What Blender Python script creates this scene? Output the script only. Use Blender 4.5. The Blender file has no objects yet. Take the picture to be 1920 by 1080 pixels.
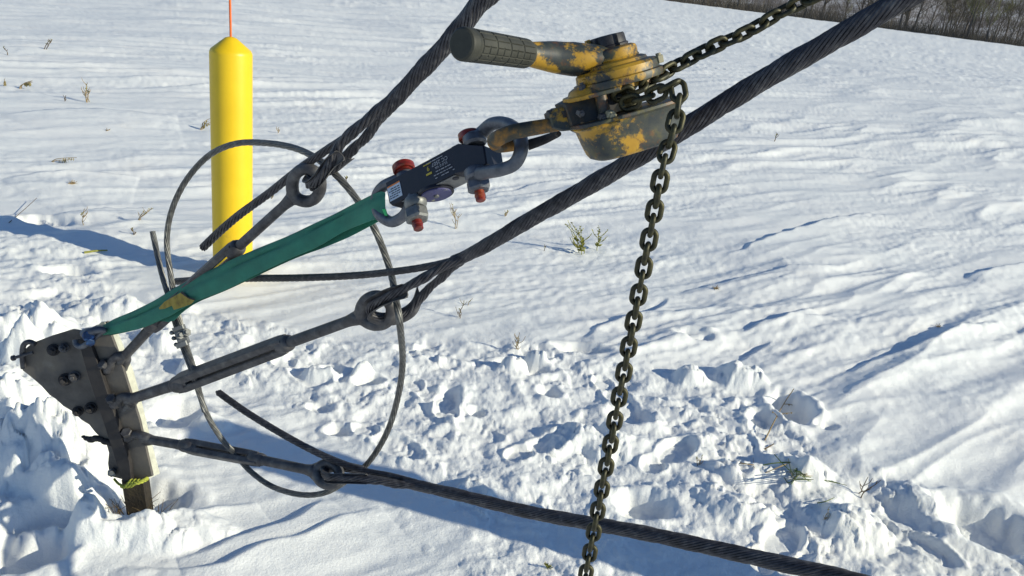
import bpy, math, random
import numpy as np
from mathutils import Vector, Matrix

# ------------------------------------------------------------------ camera, sky, sun, exposure
scene = bpy.context.scene
FPX = 1500.0            # focal length in pixels of a 1920 px wide frame
EYE = np.array([0.0, 0.0, 1.5])
_down = np.array([-486.0, -3836.0, -FPX]); _down /= np.linalg.norm(_down)
_up = -_down
_fw = np.array([0, 0, -1.0]); _fw = _fw - _up * (_fw @ _up); _fw /= np.linalg.norm(_fw)
_rt = np.cross(_fw, _up)
CM = np.array([_rt, _fw, _up])      # camera axes -> world (x right, y ahead, z up)
cam_data = bpy.data.cameras.new('camera')
cam_data.sensor_width = 36.0
cam_data.lens = 36.0 * FPX / 1920.0
cam_data.clip_start = 0.02
cam_data.clip_end = 3000.0
cam = bpy.data.objects.new('camera', cam_data)
m4 = Matrix([[*CM[0], EYE[0]], [*CM[1], EYE[1]], [*CM[2], EYE[2]], [0, 0, 0, 1]])
cam.matrix_world = m4
scene.collection.objects.link(cam)
scene.camera = cam

SUN_AZ = math.radians(-14.0)    # from +X, counter-clockwise
SUN_EL = math.radians(23.5)
world = bpy.data.worlds.new('World'); scene.world = world
world.use_nodes = True
wn = world.node_tree; wn.nodes.clear()
sky = wn.nodes.new('ShaderNodeTexSky'); sky.sky_type = 'NISHITA'; sky.sun_disc = False
sky.sun_elevation = SUN_EL; sky.sun_rotation = math.pi / 2 - SUN_AZ
sky.air_density = 1.0; sky.dust_density = 0.0; sky.ozone_density = 3.2
bg = wn.nodes.new('ShaderNodeBackground'); bg.inputs[1].default_value = 0.095
wo = wn.nodes.new('ShaderNodeOutputWorld')
tint = wn.nodes.new('ShaderNodeMixRGB'); tint.blend_type = 'MULTIPLY'; tint.inputs[0].default_value = 1.0; tint.inputs[2].default_value = (.93, 1.0, 1.10, 1)
wn.links.new(sky.outputs[0], tint.inputs[1]); wn.links.new(tint.outputs[0], bg.inputs[0]); wn.links.new(bg.outputs[0], wo.inputs[0])
sl = bpy.data.lights.new('sun', 'SUN'); sl.energy = 4.5; sl.angle = math.radians(0.53); sl.color = (1.0, 0.94, 0.735)
sun = bpy.data.objects.new('sun', sl); scene.collection.objects.link(sun)
sdir = Vector((math.cos(SUN_EL) * math.cos(SUN_AZ), math.cos(SUN_EL) * math.sin(SUN_AZ), math.sin(SUN_EL)))
sun.rotation_euler = sdir.to_track_quat('Z', 'Y').to_euler()
sun.location = (4, -2, 5)
scene.view_settings.view_transform = 'Standard'
scene.view_settings.look = 'None'
scene.view_settings.exposure = 0.11
scene.view_settings.gamma = 1.0
scene.render.resolution_x = 1024; scene.render.resolution_y = 576

# ------------------------------------------------------------------ helpers
COL = scene.collection
E1 = CM[:, 0]; E2 = CM[:, 1]; E3 = CM[:, 2]     # picture right, picture up, towards the viewer

def ray(px, py):
    return CM @ np.array([px - 960.0, 540.0 - py, -FPX]) / FPX
def at(px, py, d):
    return EYE + ray(px, py) * d
def gnd(px, py, z=0.0):
    r = ray(px, py); return EYE + r * ((z - EYE[2]) / r[2])
def nrm(v):
    v = np.asarray(v, float); return v / (np.linalg.norm(v) + 1e-12)
def cr(pts, n):
    """Catmull-Rom resample to about n points, even arc length"""
    P = np.asarray(pts, float)
    Q = np.vstack([2 * P[0] - P[1], P, 2 * P[-1] - P[-2]])
    out = []
    for i in range(1, len(Q) - 2):
        p0, p1, p2, p3 = Q[i - 1], Q[i], Q[i + 1], Q[i + 2]
        t = np.linspace(0, 1, 24, endpoint=False)[:, None]
        out.append(0.5 * ((2 * p1) + (-p0 + p2) * t + (2 * p0 - 5 * p1 + 4 * p2 - p3) * t ** 2 + (-p0 + 3 * p1 - 3 * p2 + p3) * t ** 3))
    out.append(P[-1:]); O = np.vstack(out)
    s = np.r_[0, np.cumsum(np.linalg.norm(np.diff(O[:, :3], axis=0), axis=1))]
    u = np.linspace(0, s[-1], n)
    return np.stack([np.interp(u, s, O[:, k]) for k in range(O.shape[1])], 1)
def pix(lst, n=None):
    """[(px,py,depth)...] -> world points (smoothed)"""
    P = np.array([at(*q[:3]) for q in lst])
    return cr(P, n) if n else P
def frames(P, upv=None, closed=False):
    P = np.asarray(P, float); n = len(P)
    if closed:
        T = np.roll(P, -1, 0) - np.roll(P, 1, 0)
    else:
        T = np.gradient(P, axis=0)
    T /= (np.linalg.norm(T, axis=1)[:, None] + 1e-12)
    N = np.zeros_like(P)
    if upv is not None:
        N = np.asarray(upv, float) - T * (T @ np.asarray(upv, float))[:, None]
        N /= (np.linalg.norm(N, axis=1)[:, None] + 1e-9)
    else:
        a = np.array([0, 0, 1.0]) if abs(T[0][2]) < 0.9 else np.array([1.0, 0, 0])
        v = nrm(a - T[0] * (a @ T[0])); N[0] = v
        for i in range(1, n):
            v = v - T[i] * (v @ T[i]); v = nrm(v); N[i] = v
    B = np.cross(T, N)
    return T, N, B

class MB:
    """collects shapes, builds ONE mesh object"""
    def __init__(s): s.v = []; s.f = []; s.n = 0
    def raw(s, V, F):
        V = np.asarray(V, float)
        s.v.append(V); s.f += [tuple(i + s.n for i in f) for f in F]; s.n += len(V)
    def sweep(s, P, prof, upv=None, closed=False, scale=None, caps=True):
        """prof: (k,2) profile in (N,B); scale per point"""
        P = np.asarray(P, float); prof = np.asarray(prof, float)
        T, N, B = frames(P, upv, closed); n = len(P); k = len(prof)
        sc = np.ones(n) if scale is None else np.asarray(scale, float) * np.ones(n)
        V = P[:, None, :] + (N[:, None, :] * prof[None, :, 0:1] + B[:, None, :] * prof[None, :, 1:2]) * sc[:, None, None]
        V = V.reshape(-1, 3); F = []
        m = n if closed else n - 1
        for i in range(m):
            a = i * k; b = ((i + 1) % n) * k
            for j in range(k):
                j2 = (j + 1) % k
                F.append((a + j, a + j2, b + j2, b + j))
        if caps and not closed:
            F.append(tuple(range(k))[::-1]); F.append(tuple((n - 1) * k + j for j in range(k)))
        s.raw(V, F); return s
    def tube(s, P, r, k=12, closed=False, caps=True, sq=1.0, upv=None):
        a = np.arange(k) * 2 * np.pi / k
        return s.sweep(P, np.stack([np.cos(a), np.sin(a) * sq], 1), upv=upv, closed=closed, scale=r, caps=caps)
    def seg(s, A, B, r0, r1=None, k=14):
        r1 = r0 if r1 is None else r1
        return s.tube(np.array([A, B]), np.array([r0, r1]), k)
    def bundle(s, P, R, nw, rw, lay, sub=6, ell=0.0, ellp=0.0, core=True, tw0=0.0, wob=0.0, seed=0):
        """helical wires round a path. R outer radius (scalar or per point), lay = length of one turn"""
        P = np.asarray(P, float); T, N, B = frames(P)
        L = np.r_[0, np.cumsum(np.linalg.norm(np.diff(P, axis=0), axis=1))]
        R = np.ones(len(P)) * R
        rg = random.Random(seed)
        for w in range(nw):
            ang = tw0 + 2 * np.pi * (w / nw + L / lay)
            rr = (R - rw) * (1 + ell * np.cos(2 * (2 * np.pi * w / nw)) + wob * rg.uniform(-1, 1))
            C = P + N * (np.cos(ang) * rr)[:, None] + B * (np.sin(ang) * rr)[:, None]
            s.tube(C, rw * (1 + rg.uniform(-.04, .04)), sub)
        if core: s.tube(P, R - rw * 1.25, 10)
        return s
    def cyl(s, c, ax, r, h, k=32, r2=None, bev=0.0):
        """cylinder/cone centred at c along ax, with bevelled rims"""
        c = np.asarray(c, float); ax = nrm(ax); r2 = r if r2 is None else r2
        if bev > 0:
            zs = [-h / 2, -h / 2 + bev, h / 2 - bev, h / 2]; rs = [r - bev, r, r2, r2 - bev]
        else:
            zs = [-h / 2, h / 2]; rs = [r, r2]
        return s.lathe(c, ax, list(zip(rs, zs)), k)
    def lathe(s, c, ax, prof, k=32, mod=None, ref=None):
        c = np.asarray(c, float); ax = nrm(ax)
        a = np.asarray(ref, float) if ref is not None else (np.array([0, 0, 1.0]) if abs(ax[2]) < .9 else np.array([1.0, 0, 0]))
        N = nrm(a - ax * (a @ ax)); B = np.cross(ax, N)
        V = []; F = []; th = np.arange(k) * 2 * np.pi / k
        for (r, z) in prof:
            rr = r * (mod(th) if mod is not None else 1.0) * np.ones(k)
            V.append(c + ax * z + N * (np.cos(th) * rr)[:, None] + B * (np.sin(th) * rr)[:, None])
        for i in range(len(prof) - 1):
            for j in range(k):
                j2 = (j + 1) % k
                F.append((i * k + j, i * k + j2, (i + 1) * k + j2, (i + 1) * k + j))
        F.append(tuple(range(k))[::-1]); F.append(tuple((len(prof) - 1) * k + j for j in range(k)))
        s.raw(np.vstack(V), F); return s
    def hexa(s, c, ax, r, h, ref=None, bev=0.12):
        b = r * bev
        return s.lathe(c, ax, [(r - b, -h / 2), (r, -h / 2 + b), (r, h / 2 - b), (r - b, h / 2)], 6, ref=ref)
    def prism(s, poly, thick, bev=0.0):
        """poly: world points of the front outline; thick: world vector to the back"""
        P = np.asarray(poly, float); n = len(P); th = np.asarray(thick, float)
        c = P.mean(0)
        if bev > 0:
            d = nrm(th) * bev; ins = P + np.array([nrm(c - p) for p in P]) * bev
            rings = [ins, P + d, P + th - d, ins + th]
        else: rings = [P, P + th]
        V = np.vstack(rings); F = []; m = len(rings)
        for i in range(m - 1):
            for j in range(n):
                j2 = (j + 1) % n
                F.append((i * n + j, i * n + j2, (i + 1) * n + j2, (i + 1) * n + j))
        F.append(tuple(range(n))[::-1]); F.append(tuple((m - 1) * n + j for j in range(n)))
        s.raw(V, F); return s
    def box(s, c, ux, uy, uz, bev=0.0):
        """half-extent vectors"""
        c, ux, uy, uz = [np.asarray(a, float) for a in (c, ux, uy, uz)]
        return s.prism([c - ux - uy - uz, c + ux - uy - uz, c + ux + uy - uz, c - ux + uy - uz], 2 * uz, bev)
    def sphere(s, c, r, k=14, m=8, sc=(1, 1, 1)):
        c = np.asarray(c, float)
        V = []; F = []
        for i in range(1, m):
            ph = math.pi * i / m
            for j in range(k):
                t = 2 * math.pi * j / k
                V.append(c + r * np.array([math.sin(ph) * math.cos(t) * sc[0], math.sin(ph) * math.sin(t) * sc[1], math.cos(ph) * sc[2]]))
        V.append(c + np.array([0, 0, r * sc[2]])); V.append(c - np.array([0, 0, r * sc[2]]))
        for i in range(m - 2):
            for j in range(k):
                F.append((i * k + j, (i + 1) * k + j, (i + 1) * k + (j + 1) % k, i * k + (j + 1) % k))
        t = len(V) - 2
        for j in range(k):
            F.append((t, j, (j + 1) % k)); F.append((t + 1, (m - 2) * k + (j + 1) % k, (m - 2) * k + j))
        s.raw(V, F); return s
    def build(s, name, mat, parent=None, smooth=True, sharp=38.0, loc=None, **tags):
        V = np.vstack(s.v)
        me = bpy.data.meshes.new(name)
        base = np.zeros(3)
        if parent is not None: base = ORIGIN[parent.name]
        elif loc is not None: base = np.asarray(loc, float)
        me.from_pydata((V - base).tolist(), [], s.f)
        me.validate(); me.update()
        import bmesh
        bm = bmesh.new(); bm.from_mesh(me); bmesh.ops.recalc_face_normals(bm, faces=bm.faces); bm.to_mesh(me); bm.free()
        if smooth:
            me.polygons.foreach_set('use_smooth', [True] * len(me.polygons))
            try: me.set_sharp_from_angle(angle=math.radians(sharp))
            except Exception: pass
        me.materials.append(mat)
        o = bpy.data.objects.new(name, me); COL.objects.link(o)
        if parent is not None: o.parent = parent
        else: o.location = base
        ORIGIN[o.name] = base
        for k_, v_ in tags.items(): o[k_] = v_
        return o
ORIGIN = {}
def thing(name, label, cat, loc, group=None):
    o = bpy.data.objects.new(name, None); COL.objects.link(o)
    o.location = loc; ORIGIN[o.name] = np.asarray(loc, float)
    o.empty_display_size = 0.05
    o['label'] = label; o['category'] = cat
    if group: o['group'] = group
    return o

# ------------------------------------------------------------------ materials
def mat(name):
    m = bpy.data.materials.new(name); m.use_nodes = True
    nt = m.node_tree; b = nt.nodes['Principled BSDF']
    return m, nt, b
def nd(nt, t, **kw):
    n = nt.nodes.new(t)
    for k, v in kw.items():
        if k.startswith('i_'): n.inputs[k[2:].replace('_', ' ')].default_value = v
        else: setattr(n, k, v)
    return n
def noise_col(nt, co, scale, stops, detail=6.0, rough=0.6, dist=0.0):
    n = nd(nt, 'ShaderNodeTexNoise', i_Scale=scale, i_Detail=detail, i_Roughness=rough, i_Distortion=dist)
    nt.links.new(co, n.inputs['Vector'])
    r = nt.nodes.new('ShaderNodeValToRGB'); cr_ = r.color_ramp
    while len(cr_.elements) < len(stops): cr_.elements.new(0.5)
    for e, (p, c) in zip(cr_.elements, stops): e.position = p; e.color = (*c, 1)
    nt.links.new(n.outputs['Fac'], r.inputs[0])
    return n, r
def simple(name, stops, scale=60.0, rough=0.6, metal=0.0, bump=0.2, bscale=300.0, bdist=0.0006, detail=6.0, spec=0.5, rvar=0.15):
    m, nt, b = mat(name)
    co = nt.nodes.new('ShaderNodeTexCoord').outputs['Object']
    n, r = noise_col(nt, co, scale, stops, detail)
    nt.links.new(r.outputs[0], b.inputs['Base Color'])
    b.inputs['Metallic'].default_value = metal
    b.inputs['Specular IOR Level'].default_value = spec
    mr = nd(nt, 'ShaderNodeMapRange', i_To_Min=rough - rvar, i_To_Max=rough + rvar)
    nt.links.new(n.outputs['Fac'], mr.inputs['Value']); nt.links.new(mr.outputs[0], b.inputs['Roughness'])
    n2 = nd(nt, 'ShaderNodeTexNoise', i_Scale=bscale, i_Detail=4.0)
    nt.links.new(co, n2.inputs['Vector'])
    bp = nd(nt, 'ShaderNodeBump', i_Strength=bump, i_Distance=bdist)
    nt.links.new(n2.outputs['Fac'], bp.inputs['Height']); nt.links.new(bp.outputs[0], b.inputs['Normal'])
    return m
M = {}
M['steel'] = simple('weathered_galvanised_steel', [(.3, (.038, .037, .041)), (.5, (.078, .076, .082)), (.62, (.12, .118, .12)), (.8, (.2, .195, .185))], 38, .56, .4, .35, 220, .0008)
M['strand'] = simple('guy_strand_steel', [(.3, (.030, .029, .034)), (.54, (.065, .063, .072)), (.74, (.15, .145, .145))], 75, .5, .45)
M['loopst'] = simple('safety_cable_steel', [(.3, (.07, .07, .07)), (.55, (.14, .14, .135)), (.75, (.25, .25, .235))], 70, .45, .45)
M['zinc'] = simple('grey_zinc', [(.3, (.12, .125, .125)), (.55, (.20, .205, .205)), (.75, (.3, .3, .29))], 70, .5, .5)
M['shackle'] = simple('shackle_steel', [(.3, (.06, .068, .085)), (.55, (.12, .13, .155)), (.75, (.2, .2, .21))], 50, .45, .5)
M['plate'] = simple('anchor_plate_steel', [(.3, (.055, .05, .048)), (.5, (.12, .11, .10)), (.62, (.16, .14, .115)), (.78, (.24, .225, .2))], 12, .7, .15, .35, 160, .001)
M['grime'] = simple('black_grime', [(.35, (.012, .011, .013)), (.7, (.04, .035, .035))], 60, .7)
M['flange'] = simple('sunlit_galvanised_flange', [(.3, (.42, .42, .35)), (.7, (.6, .6, .5))], 60, .6, .15)  # far paler than the plate: sunlight on this edge is put into the colour
M['chain'] = simple('oily_chain_steel', [(.3, (.018, .018, .013)), (.5, (.042, .041, .024)), (.66, (.075, .068, .03)), (.8, (.05, .044, .04))], 90, .5, .55, .25, 400)
M['rubber'] = simple('grip_rubber', [(.3, (.026, .027, .022)), (.7, (.050, .051, .042))], 40, .62, 0, .3, 500, .0004, spec=.35)
M['knob'] = simple('black_cast_knob', [(.35, (.02, .018, .022)), (.6, (.045, .045, .05)), (.8, (.14, .14, .14))], 70, .55, .2)
M['red'] = simple('red_paint', [(.3, (.05, .018, .008)), (.5, (.17, .012, .010)), (.7, (.26, .06, .012))], 60, .35)
M['green'] = simple('green_webbing', [(.3, (.020, .15, .10)), (.7, (.038, .225, .15))], 22, .8, 0, .5, 900, .0005)
M['greenb'] = simple('bright_green_webbing', [(.3, (.03, .45, .12)), (.7, (.05, .6, .2))], 22, .7)
M['patch'] = simple('yellow_label_cloth', [(.3, (.18, .12, .02)), (.5, (.36, .26, .04)), (.7, (.45, .33, .07))], 50, .8)
M['bollard'] = simple('yellow_plastic', [(.28, (.60, .37, .02)), (.36, (.77, .50, .007)), (.7, (.84, .56, .01))], 5, .42, 0, .08, 60, .001, detail=12)
M['orange'] = simple('orange_fibreglass', [(.3, (.75, .13, .02)), (.7, (.85, .18, .03))], 20, .4)
M['blue'] = simple('blue_paint', [(.3, (.006, .018, .04)), (.5, (.01, .04, .12)), (.7, (.02, .10, .3))], 90, .45)
M['rope'] = simple('yellow_rope', [(.3, (.25, .28, .03)), (.7, (.5, .52, .08))], 200, .8, 0, .6, 700)
M['cell'] = simple('navy_anodised', [(.3, (.010, .011, .019)), (.7, (.019, .020, .033))], 50, .45, .3)
M['cellgrey'] = simple('bare_cell_metal', [(.3, (.12, .12, .13)), (.7, (.26, .26, .25))], 50, .5, .4)
M['disc'] = simple('worn_blue_disc', [(.3, (.035, .035, .11)), (.55, (.06, .06, .17)), (.66, (.09, .09, .18)), (.7, (.45, .42, .25))], 55, .5)
M['white_label'] = simple('pale_label', [(.3, (.42, .5, .6)), (.7, (.55, .62, .7))], 60, .5)
M['label_ink'] = simple('label_ink', [(.3, (.02, .025, .04)), (.7, (.03, .03, .05))], 60, .6)
M['label_orange'] = simple('label_orange', [(.3, (.6, .16, .03)), (.7, (.7, .22, .05))], 60, .6)
M['print_white'] = simple('print_white', [(.3, (.3, .3, .33)), (.7, (.42, .42, .45))], 60, .6)
M['print_yellow'] = simple('print_yellow', [(.3, (.45, .35, .03)), (.7, (.55, .42, .06))], 60, .6)
M['sheath'] = simple('peeled_tape', [(.3, (.22, .2, .13)), (.7, (.36, .33, .22))], 60, .6)

def worn_paint(loc=(0, 0, 0), thr=.455):
    m, nt, b = mat('worn_yellow_paint')
    co0 = nt.nodes.new('ShaderNodeTexCoord').outputs['Object']
    L = nt.links.new
    mp0 = nd(nt, 'ShaderNodeMapping'); mp0.inputs['Location'].default_value = loc; L(co0, mp0.inputs[0]); co = mp0.outputs[0]
    n1, yel = noise_col(nt, co, 35, [(.3, (.34, .18, .014)), (.7, (.50, .29, .025))])
    n2, gr = noise_col(nt, co, 60, [(.35, (.020, .028, .034)), (.55, (.045, .05, .04)), (.75, (.12, .105, .03))])
    n3, ru = noise_col(nt, co, 120, [(.35, (.10, .035, .012)), (.7, (.22, .085, .02))])
    k1 = nd(nt, 'ShaderNodeTexNoise', i_Scale=10.0, i_Detail=10.0, i_Roughness=.72, i_Distortion=.12); L(co, k1.inputs['Vector'])
    r1 = nt.nodes.new('ShaderNodeValToRGB'); r1.color_ramp.elements[0].position = thr; r1.color_ramp.elements[1].position = thr + .045; L(k1.outputs['Fac'], r1.inputs[0])
    k2 = nd(nt, 'ShaderNodeTexNoise', i_Scale=33.0, i_Detail=10.0, i_Roughness=.7); 
    mp = nd(nt, 'ShaderNodeMapping'); mp.inputs['Location'].default_value = (3, 1, 7); L(co, mp.inputs[0]); L(mp.outputs[0], k2.inputs['Vector'])
    r2 = nt.nodes.new('ShaderNodeValToRGB'); r2.color_ramp.elements[0].position = .53; r2.color_ramp.elements[1].position = .66; L(k2.outputs['Fac'], r2.inputs[0])
    mx1 = nd(nt, 'ShaderNodeMixRGB'); L(r2.outputs[0], mx1.inputs[0]); L(gr.outputs[0], mx1.inputs[1]); L(ru.outputs[0], mx1.inputs[2])
    mx = nd(nt, 'ShaderNodeMixRGB'); L(r1.outputs[0], mx.inputs[0]); L(yel.outputs[0], mx.inputs[1]); L(mx1.outputs[0], mx.inputs[2])
    L(mx.outputs[0], b.inputs['Base Color'])
    b.inputs['Roughness'].default_value = .5
    bp = nd(nt, 'ShaderNodeBump', i_Strength=.35, i_Distance=.0008); L(k2.outputs['Fac'], bp.inputs['Height']); L(bp.outputs[0], b.inputs['Normal'])
    return m
M['paint'] = worn_paint()
# ------------------------------------------------------------------ snow field
_rs = np.random.RandomState(11)
_perm = _rs.permutation(4096); _ga = _rs.rand(4096) * 2 * np.pi
_gx = np.cos(_ga); _gy = np.sin(_ga)
def _h(ix, iy, seed): return _perm[(_perm[(ix + seed * 131) & 4095] + iy * 57 + seed * 17) & 4095]
def pn(x, y, seed=0):
    x0 = np.floor(x).astype(np.int64); y0 = np.floor(y).astype(np.int64)
    fx = x - x0; fy = y - y0
    u = fx * fx * fx * (fx * (fx * 6 - 15) + 10); v = fy * fy * fy * (fy * (fy * 6 - 15) + 10)
    def g(ix, iy, dx, dy):
        h = _h(ix, iy, seed); return _gx[h] * dx + _gy[h] * dy
    a = g(x0, y0, fx, fy); b = g(x0 + 1, y0, fx - 1, fy); c = g(x0, y0 + 1, fx, fy - 1); d = g(x0 + 1, y0 + 1, fx - 1, fy - 1)
    return (a + (b - a) * u + (c - a) * v + (a - b - c + d) * u * v) * 1.45
def fbm(x, y, o=4, seed=0, gain=.5):
    s = 0; a = 1.0
    for i in range(o): s = s + a * pn(x * 2.03 ** i, y * 2.03 ** i, seed + i * 7); a *= gain
    return s
def worley(x, y, seed=0):
    x0 = np.floor(x).astype(np.int64); y0 = np.floor(y).astype(np.int64)
    f1 = np.full(x.shape, 9.0); idv = np.zeros(x.shape)
    for i in (-1, 0, 1):
        for j in (-1, 0, 1):
            h = _h(x0 + i, y0 + j, seed); h2 = _perm[(h + 77) & 4095]
            dx = x0 + i + h / 4096.0 - x; dy = y0 + j + h2 / 4096.0 - y
            d = np.sqrt(dx * dx + dy * dy); m = d < f1
            f1 = np.where(m, d, f1); idv = np.where(m, _perm[(h + 991) & 4095] / 4096.0, idv)
    return f1, idv
def sst(a, b, x):
    t = np.clip((x - a) / (b - a), 0, 1); return t * t * (3 - 2 * t)
def polymask(x, y, pxpoly, soft):
    """1 inside the ground polygon (given through picture points), fading over soft metres"""
    P = np.array([gnd(*p)[:2] for p in pxpoly]); n = len(P)
    dmin = np.full(x.shape, 1e9); ins = np.zeros(x.shape, bool)
    for i in range(n):
        a = P[i]; b = P[(i + 1) % n]; ab = b - a
        t = np.clip(((x - a[0]) * ab[0] + (y - a[1]) * ab[1]) / (ab @ ab), 0, 1)
        d = np.hypot(x - a[0] - t * ab[0], y - a[1] - t * ab[1]); dmin = np.minimum(dmin, d)
        c = ((a[1] > y) != (b[1] > y)) & (x < (b[0] - a[0]) * (y - a[1]) / (b[1] - a[1] + 1e-12) + a[0])
        ins ^= c
    return sst(-soft, soft, np.where(ins, dmin, -dmin))
WA = math.radians(38.0)
CHURN = [(-120, 560), (60, 590), (200, 575), (330, 560), (420, 590), (560, 615), (690, 640), (860, 632), (1040, 648), (1200, 690), (1330, 690),
         (1420, 715), (1490, 790), (1560, 880), (1700, 915), (1940, 985), (2100, 1250), (760, 1300), (900, 1010), (820, 900), (700, 850),
         (560, 760), (420, 700), (330, 730), (300, 860), (250, 960), (60, 990), (-150, 1000)]
CHURN2 = [(-100, 425), (60, 430), (200, 470), (260, 540), (180, 590), (-100, 610)]
# wind scarps: polyline in the picture, height, fade width of the back slope
SCARPS = [([(1535, 730), (1640, 698), (1760, 655), (1868, 618)], .040, .24),
          ([(1085, 640), (1150, 612), (1220, 590), (1260, 560)], .030, .22),
          ([(1365, 487), (1440, 455), (1530, 425), (1640, 400)], .042, .35),
          ([(1270, 552), (1400, 528), (1560, 508)], .022, .25),
          ([(1810, 528), (1870, 512), (1960, 492)], .05, .4),
          ([(1380, 640), (1450, 622), (1520, 600)], .03, .3),
          ([(1370, 690), (1450, 650)], .02, .2),
          ([(1850, 318), (1925, 292)], .07, .5),
          ([(1560, 275), (1680, 262)], .05, .5),
          ([(120, 900 + 130), (300, 985), (480, 930)], .018, .15),
          ([(330, 1040), (470, 1005), (620, 930)], .022, .16),
          ([(200, 1075), (420, 1060), (600, 990), (720, 950)], .02, .14),
          ([(0, 215), (150, 205), (330, 212)], .05, .7), ([(520, 330), (640, 322), (760, 318)], .03, .4),
          ([(0, 330), (120, 318), (260, 322)], .035, .5), ([(100, 395), (280, 380)], .02, .3),
          ([(900, 365), (1020, 345), (1130, 340)], .025, .4)]
# pits: (px, py, radius_x m, radius_y m, depth m)
PITS = [(1482, 772, .085, .13, .085), (1545, 805, .05, .03, .02), (1850, 985, .17, .14, .085), (690, 712, .06, .05, .06), (618, 690, .045, .05, .05),
        (985, 690, .11, .06, .05), (1090, 655, .12, .05, .05), (840, 745, .05, .09, .035), (635, 802, .05, .035, .035), (1180, 780, .09, .08, .04),
        (245, 925, .17, .10, .06), (1205, 950, .10, .07, .05), (330, 770, .10, .10, .05), (130, 505, .12, .07, .05), (85, 405, .16, .07, .05),
        (820, 905, .09, .05, .03), (1430, 790, .06, .06, .04), (60, 1000, .12, .14, .07), (1030, 735, .05, .05, .03), (895, 770, .035, .03, .03), (600, 760, .05, .04, .02),
        (1300, 640, .1, .05, .03)]
LUMPS = [(225, 1000, .22, .06, .055), (340, 985, .16, .07, .03), (155, 925, .12, .08, .11), (55, 880, .18, .11, .09), (110, 985, .15, .06, .04), (965, 690, .075, .055, .075), (1005, 680, .05, .05, .05), (1385, 715, .13, .10, .07), (1290, 715, .09, .07, .05), (680, 700, .05, .04, .045), (120, 640, .22, .12, .06),
         (60, 735, .20, .16, .17), (20, 790, .25, .2, .17), (95, 845, .18, .12, .13), (150, 870, .12, .1, .08), (215, 585, .2, .1, .05), (355, 690, .05, .07, .05), (20, 640, .25, .15, .10),
         (395, 790, .08, .05, .03), (600, 700, .08, .06, .04), (1500, 890, .12, .1, .05), (1420, 900, .2, .08, .04), (1100, 830, .2, .12, .04),
         (1700, 940, .12, .1, .03), (1600, 1000, .15, .1, .05), (1380, 960, .16, .1, .04), (310, 640, .1, .08, .05), (500, 660, .1, .07, .03)]
BOOTS = [(870, 790, 60, 30), (800, 735, 50, 30), (1010, 840, 60, -20), (720, 820, 50, 26), (1150, 735, 40, 40), (1250, 860, 50, -30), (1700, 1010, 60, 34), (1450, 1030, 40, -40), (560, 690, 46, 24), (930, 940, 60, 20)]
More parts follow.
